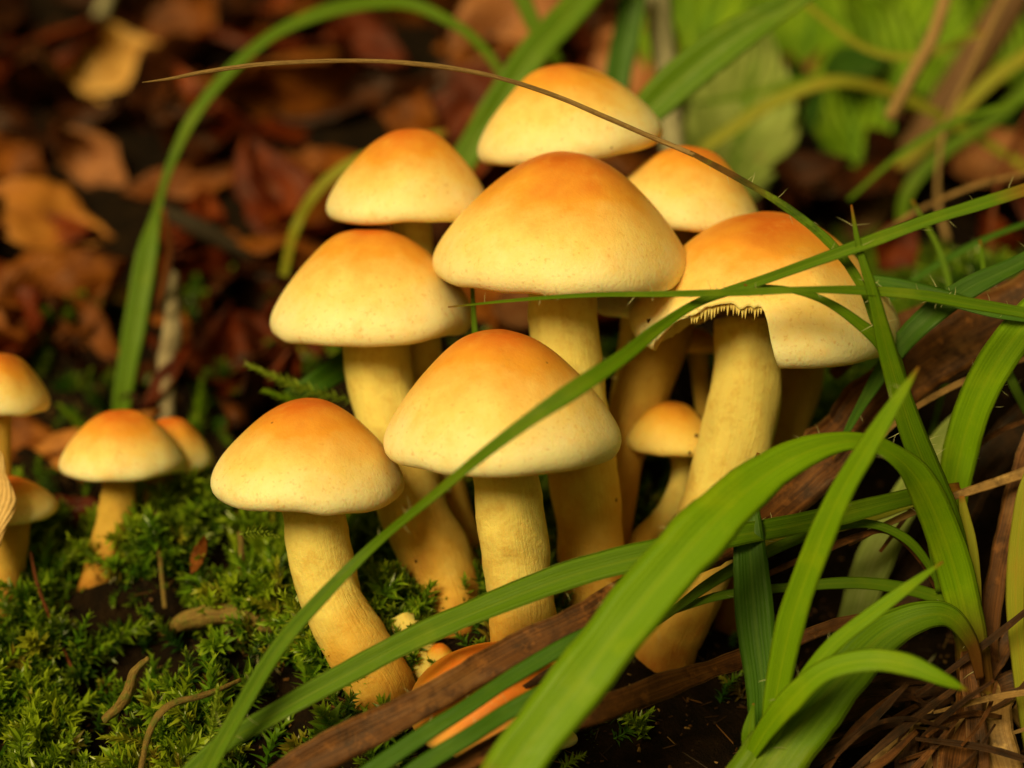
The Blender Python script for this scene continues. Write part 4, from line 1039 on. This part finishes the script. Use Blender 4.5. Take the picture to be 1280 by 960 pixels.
def moss_points(n, xr, yr, mask, seed):
    r = np.random.default_rng(seed)
    x = r.uniform(*xr, n * 4); y = r.uniform(*yr, n * 4)
    keep = r.random(n * 4) < mask(x, y)
    x, y = x[keep][:n], y[keep][:n]
    z = gz(x, y) - 0.08
    cl = clump(x, y)
    hue = np.clip(0.31 + 0.36 * vnoise(x * 1.3, y * 1.3, 31) + 0.26 * cl + r.normal(0, 0.13, len(x)), 0, 1)
    odd = r.random(len(x)); hue = np.where(odd < 0.05, 0.97, hue)
    return np.stack([x, y, z], -1), hue, cl

def left_mask(x, y):
    m = np.clip((3.4 - x) / 1.5, 0.05, 1)
    c = clump(x, y)
    m = m * np.clip((c + 0.20) * 2.4, 0.05, 1) * np.clip((32.9 + 0.2 * np.minimum(x, 0) - y) * 1.2, 0.03, 1)
    for kx, ky, kz, kr in KP[:9]:
        m = m * (1 - 0.97 * ((np.abs(x - kx) < 0.42) & (y < ky + 0.3) & (y > ky - 0.75)))
    m = m * np.where((x > -1.5) & (x < 3) & (y < 28.0), 0.12, 1)
    m = m * np.clip((y - 24) / 2, 0, 1) * np.where((x > 1.2) & (y < 28), 0.15, 1)
    return m
pts, hue, cl = moss_points(5600, (-8.5, 4.2), (24, 34.2), left_mask, 3)
scatter_moss('moss', pts, 0.55 + 0.5 * np.random.default_rng(4).random(len(pts)), hue, 'green feathery moss carpeting the ground at lower left and between the stems', 'moss', 8)
big = moss_points(420, (-8.3, -0.6), (25, 31.5), left_mask, 41)
scatter_moss('moss', big[0] + np.array([0, 0, 0.05]), np.random.default_rng(5).uniform(1.0, 1.5, len(big[0])), np.clip(big[1] * 0.5 + 0.5, 0, 0.88), 'taller brighter feathery shoots standing out of the moss at lower left', 'moss', 18)

def right_mask(x, y):
    return np.clip((clump(x, y) + 0.5) * 1.5, 0.1, 1)
pts, hue, cl = moss_points(2600, (5.6, 11.5), (32.6, 40), right_mask, 6)
scatter_moss('moss', pts, np.full(len(pts), 0.9), hue * 0.8, 'patch of dark green moss at the right edge above the level blade', 'moss', 9)
pts, hue, cl = moss_points(170, (-10, 4), (34.5, 38), right_mask, 16)
scatter_moss('moss', pts, np.full(len(pts), 0.9), hue * 0.8, 'dim moss tufts behind the stems and small left mushrooms', 'moss', 19)

def sprig(label, pts, mat, L=0.5, seed=0, leaf=0.15, nleaf=46):
    """one moss stem that can be told apart, along a path with leaves all round"""
    P = spline(px_path([(*p, 4) for p in pts]), 20)[:, :3]
    r = np.random.default_rng(seed); V = []; F = []; T = []
    for q in range(nleaf):
        t = (q + r.random()) / nleaf
        f = t * 18.99; i = int(f); p = P[i] * (1 - (f - i)) + P[i + 1] * (f - i)
        ax = nrm(P[min(i + 1, 19)] - P[max(i - 1, 0)])
        a_ = q * 2.4; b1 = nrm(np.cross(ax, [0.1, 1.0, 0.2])); b2 = np.cross(ax, b1); rad = b1 * math.cos(a_) + b2 * math.sin(a_)
        op = 1.0 - 0.6 * t
        dr = nrm(rad * math.sin(op) + ax * math.cos(op)); sd = nrm(np.cross(dr, ax)); up = np.cross(sd, dr)
        l = leaf * (0.65 + 0.6 * math.sin(math.pi * min(t + .1, .9))); w = l * 0.2; k = len(V)
        V += [p, p + dr * l * .4 + sd * w + up * w * .5, p + dr * l * .45, p + dr * l * .4 - sd * w + up * w * .5, p + dr * l]
        T += [(0.6, 0.3, 0)] * 4 + [(0.7, 0.9, 0)]
        F += [(k, k + 1, k + 2), (k, k + 2, k + 3), (k + 1, k + 4, k + 2), (k + 2, k + 4, k + 3)]
    k = len(V)
    tv, tf, tt = tube_arrays(P, np.full(20, 0.014), 5)
    V = np.vstack([np.array(V), tv]); F = F + [tuple(x + k for x in f) for f in tf]; T = np.vstack([np.array(T), tt * 0 + 0.3])
    o = put('moss_sprig', mesh('moss_sprig', V - P[0], F, T, smooth=False), mat, None, P[0])
    tag(o, label, 'moss', 'moss sprigs')
sprig('moss sprig pointing left above the front left cap', [(440, 500, 30.6), (400, 492, 30.5), (360, 478, 30.4), (312, 457, 30.3)], MOSS_BRIGHT, seed=1, leaf=0.2, nleaf=60)
sprig('second moss sprig just under the one above the front left cap', [(420, 520, 30.8), (380, 505, 30.7), (335, 490, 30.7)], MOSS, seed=2, leaf=0.2)
sprig('bright yellow green moss sprig at the bottom left of the crossing blades', [(262, 925, 26.6), (268, 895, 26.5), (272, 862, 26.4)], MOSS_BRIGHT, seed=3, leaf=0.14)
sprig('yellow moss sprig drooping left of the front left stem', [(300, 668, 28.4), (322, 664, 28.3), (345, 670, 28.2)], MOSS_BRIGHT, seed=4, leaf=0.14)
sprig('pale moss sprig rising left of the small brown stems', [(62, 735, 30.4), (80, 705, 30.4), (104, 678, 30.4)], MOSS_BRIGHT, seed=5, leaf=0.13)
sprig('moss sprig standing beside the small hidden cap at left', [(262, 640, 31.6), (252, 600, 31.6), (236, 575, 31.6)], MOSS, seed=6, leaf=0.2)
sprig('dark moss sprig left of the small yellow mushroom', [(130, 560, 34), (100, 530, 34), (78, 510, 34)], MOSS, seed=7, leaf=0.2)
sprig('green moss sprig right of the pale bark strip', [(240, 560, 35), (248, 520, 35), (252, 480, 35)], MOSS, seed=8, leaf=0.25)

# ------------------------------------------------------------------ crumbs of rotten wood, needles and soil
r3 = np.random.default_rng(77)
V = []; F = []; T = []
for q in range(5200):
    y = r3.uniform(24.5, 37); x = r3.uniform(-0.3, 0.3) * y
    z = float(gz(x, y))
    kind = r3.random()
    L = r3.uniform(0.03, 0.10) if kind < 0.75 else r3.uniform(0.2, 0.6)
    w = L * r3.uniform(0.35, 0.8) if kind < 0.75 else r3.uniform(0.012, 0.025)
    d = nrm(r3.normal(size=3) * np.array([1, 1, 0.35])); s1 = nrm(np.cross(d, [0, 0, 1])); s2 = np.cross(s1, d)
    c = np.array([x, y, z + w * 0.3]); k = len(V)
    for e in (-1, 1):
        for a_ in (0.3, 1.9, 3.5, 5.0):
            j = r3.uniform(0.6, 1.2)
            V.append(c + d * L * 0.5 * e * r3.uniform(0.7, 1.1) + (s1 * math.cos(a_) + s2 * math.sin(a_)) * w * 0.5 * j)
    h = r3.random()
    T += [(h, 0, 0)] * 8
    F += [(k, k + 1, k + 2, k + 3), (k + 7, k + 6, k + 5, k + 4)] + [(k + a_, k + 4 + a_, k + 4 + (a_ + 1) % 4, k + (a_ + 1) % 4) for a_ in range(4)]
g = G('debris')
x = g.sep(g.tex())
DEBRIS = g.pr(g.ramp(x[0], [(0, (0.012, 0.006, 0.002)), (0.5, (0.05, 0.02, 0.006)), (0.85, (0.14, 0.06, 0.015)), (1, (0.30, 0.17, 0.05))]), 0.6, 0.25, g.bump(g.noise(g.obj(), 20, 3), 0.6, 0.03))
o = put('debris', mesh('debris', np.array(V), F, T, smooth=False), DEBRIS)
tag(o, 'dark crumbs of soil, needles and rotten wood between the moss', 'debris', kind='stuff')

# ------------------------------------------------------------------ specks of dirt stuck to caps and stems
bpy.context.view_layer.update()
dg = bpy.context.evaluated_depsgraph_get()
g = G('dirt')
DIRT = g.pr((0.035, 0.014, 0.004), 0.7, 0.2)
r4 = random.Random(12)
for px, py, rp in ((811, 401, 3.6), (871, 545, 2.6), (862, 566, 2.4), (690, 876, 4), (520, 702, 2), (648, 790, 2.2), (770, 625, 2), (452, 842, 2.4)):
    o_ = Vector(C0); d_ = (Vector(W(px, py, 30)) - o_).normalized()
    hit, loc, nor, _, ob, _ = SC.ray_cast(dg, o_, d_)
    if not hit or ob.name.split('.')[0] not in ('cap', 'stem'): continue
    rr = rp * (loc - o_).length / FPX
    Vv = []; Ff = []
    for i in range(4):
        for j in range(7):
            th = math.pi * (i + 0.5) / 4; ph = 2 * math.pi * j / 7; q = rr * r4.uniform(0.6, 1.25)
            Vv.append((q * math.sin(th) * math.cos(ph) * 1.3, q * math.sin(th) * math.sin(ph), q * math.cos(th) * 0.6))
    for i in range(3):
        for j in range(7):
            Ff.append((i * 7 + j, (i + 1) * 7 + j, (i + 1) * 7 + (j + 1) % 7, i * 7 + (j + 1) % 7))
    Ff += [tuple(range(7)), tuple(range(21, 28))[::-1]]
    rot = np.array(nor.to_track_quat('Z', 'Y').to_matrix() @ Matrix.Rotation(r4.uniform(0, 6), 3, 'Z'))
    par = ob.parent
    put('dirt_speck', mesh('dirt_speck', np.array(Vv) @ rot.T + np.array(loc) - np.array(par.location), Ff), DIRT, par)
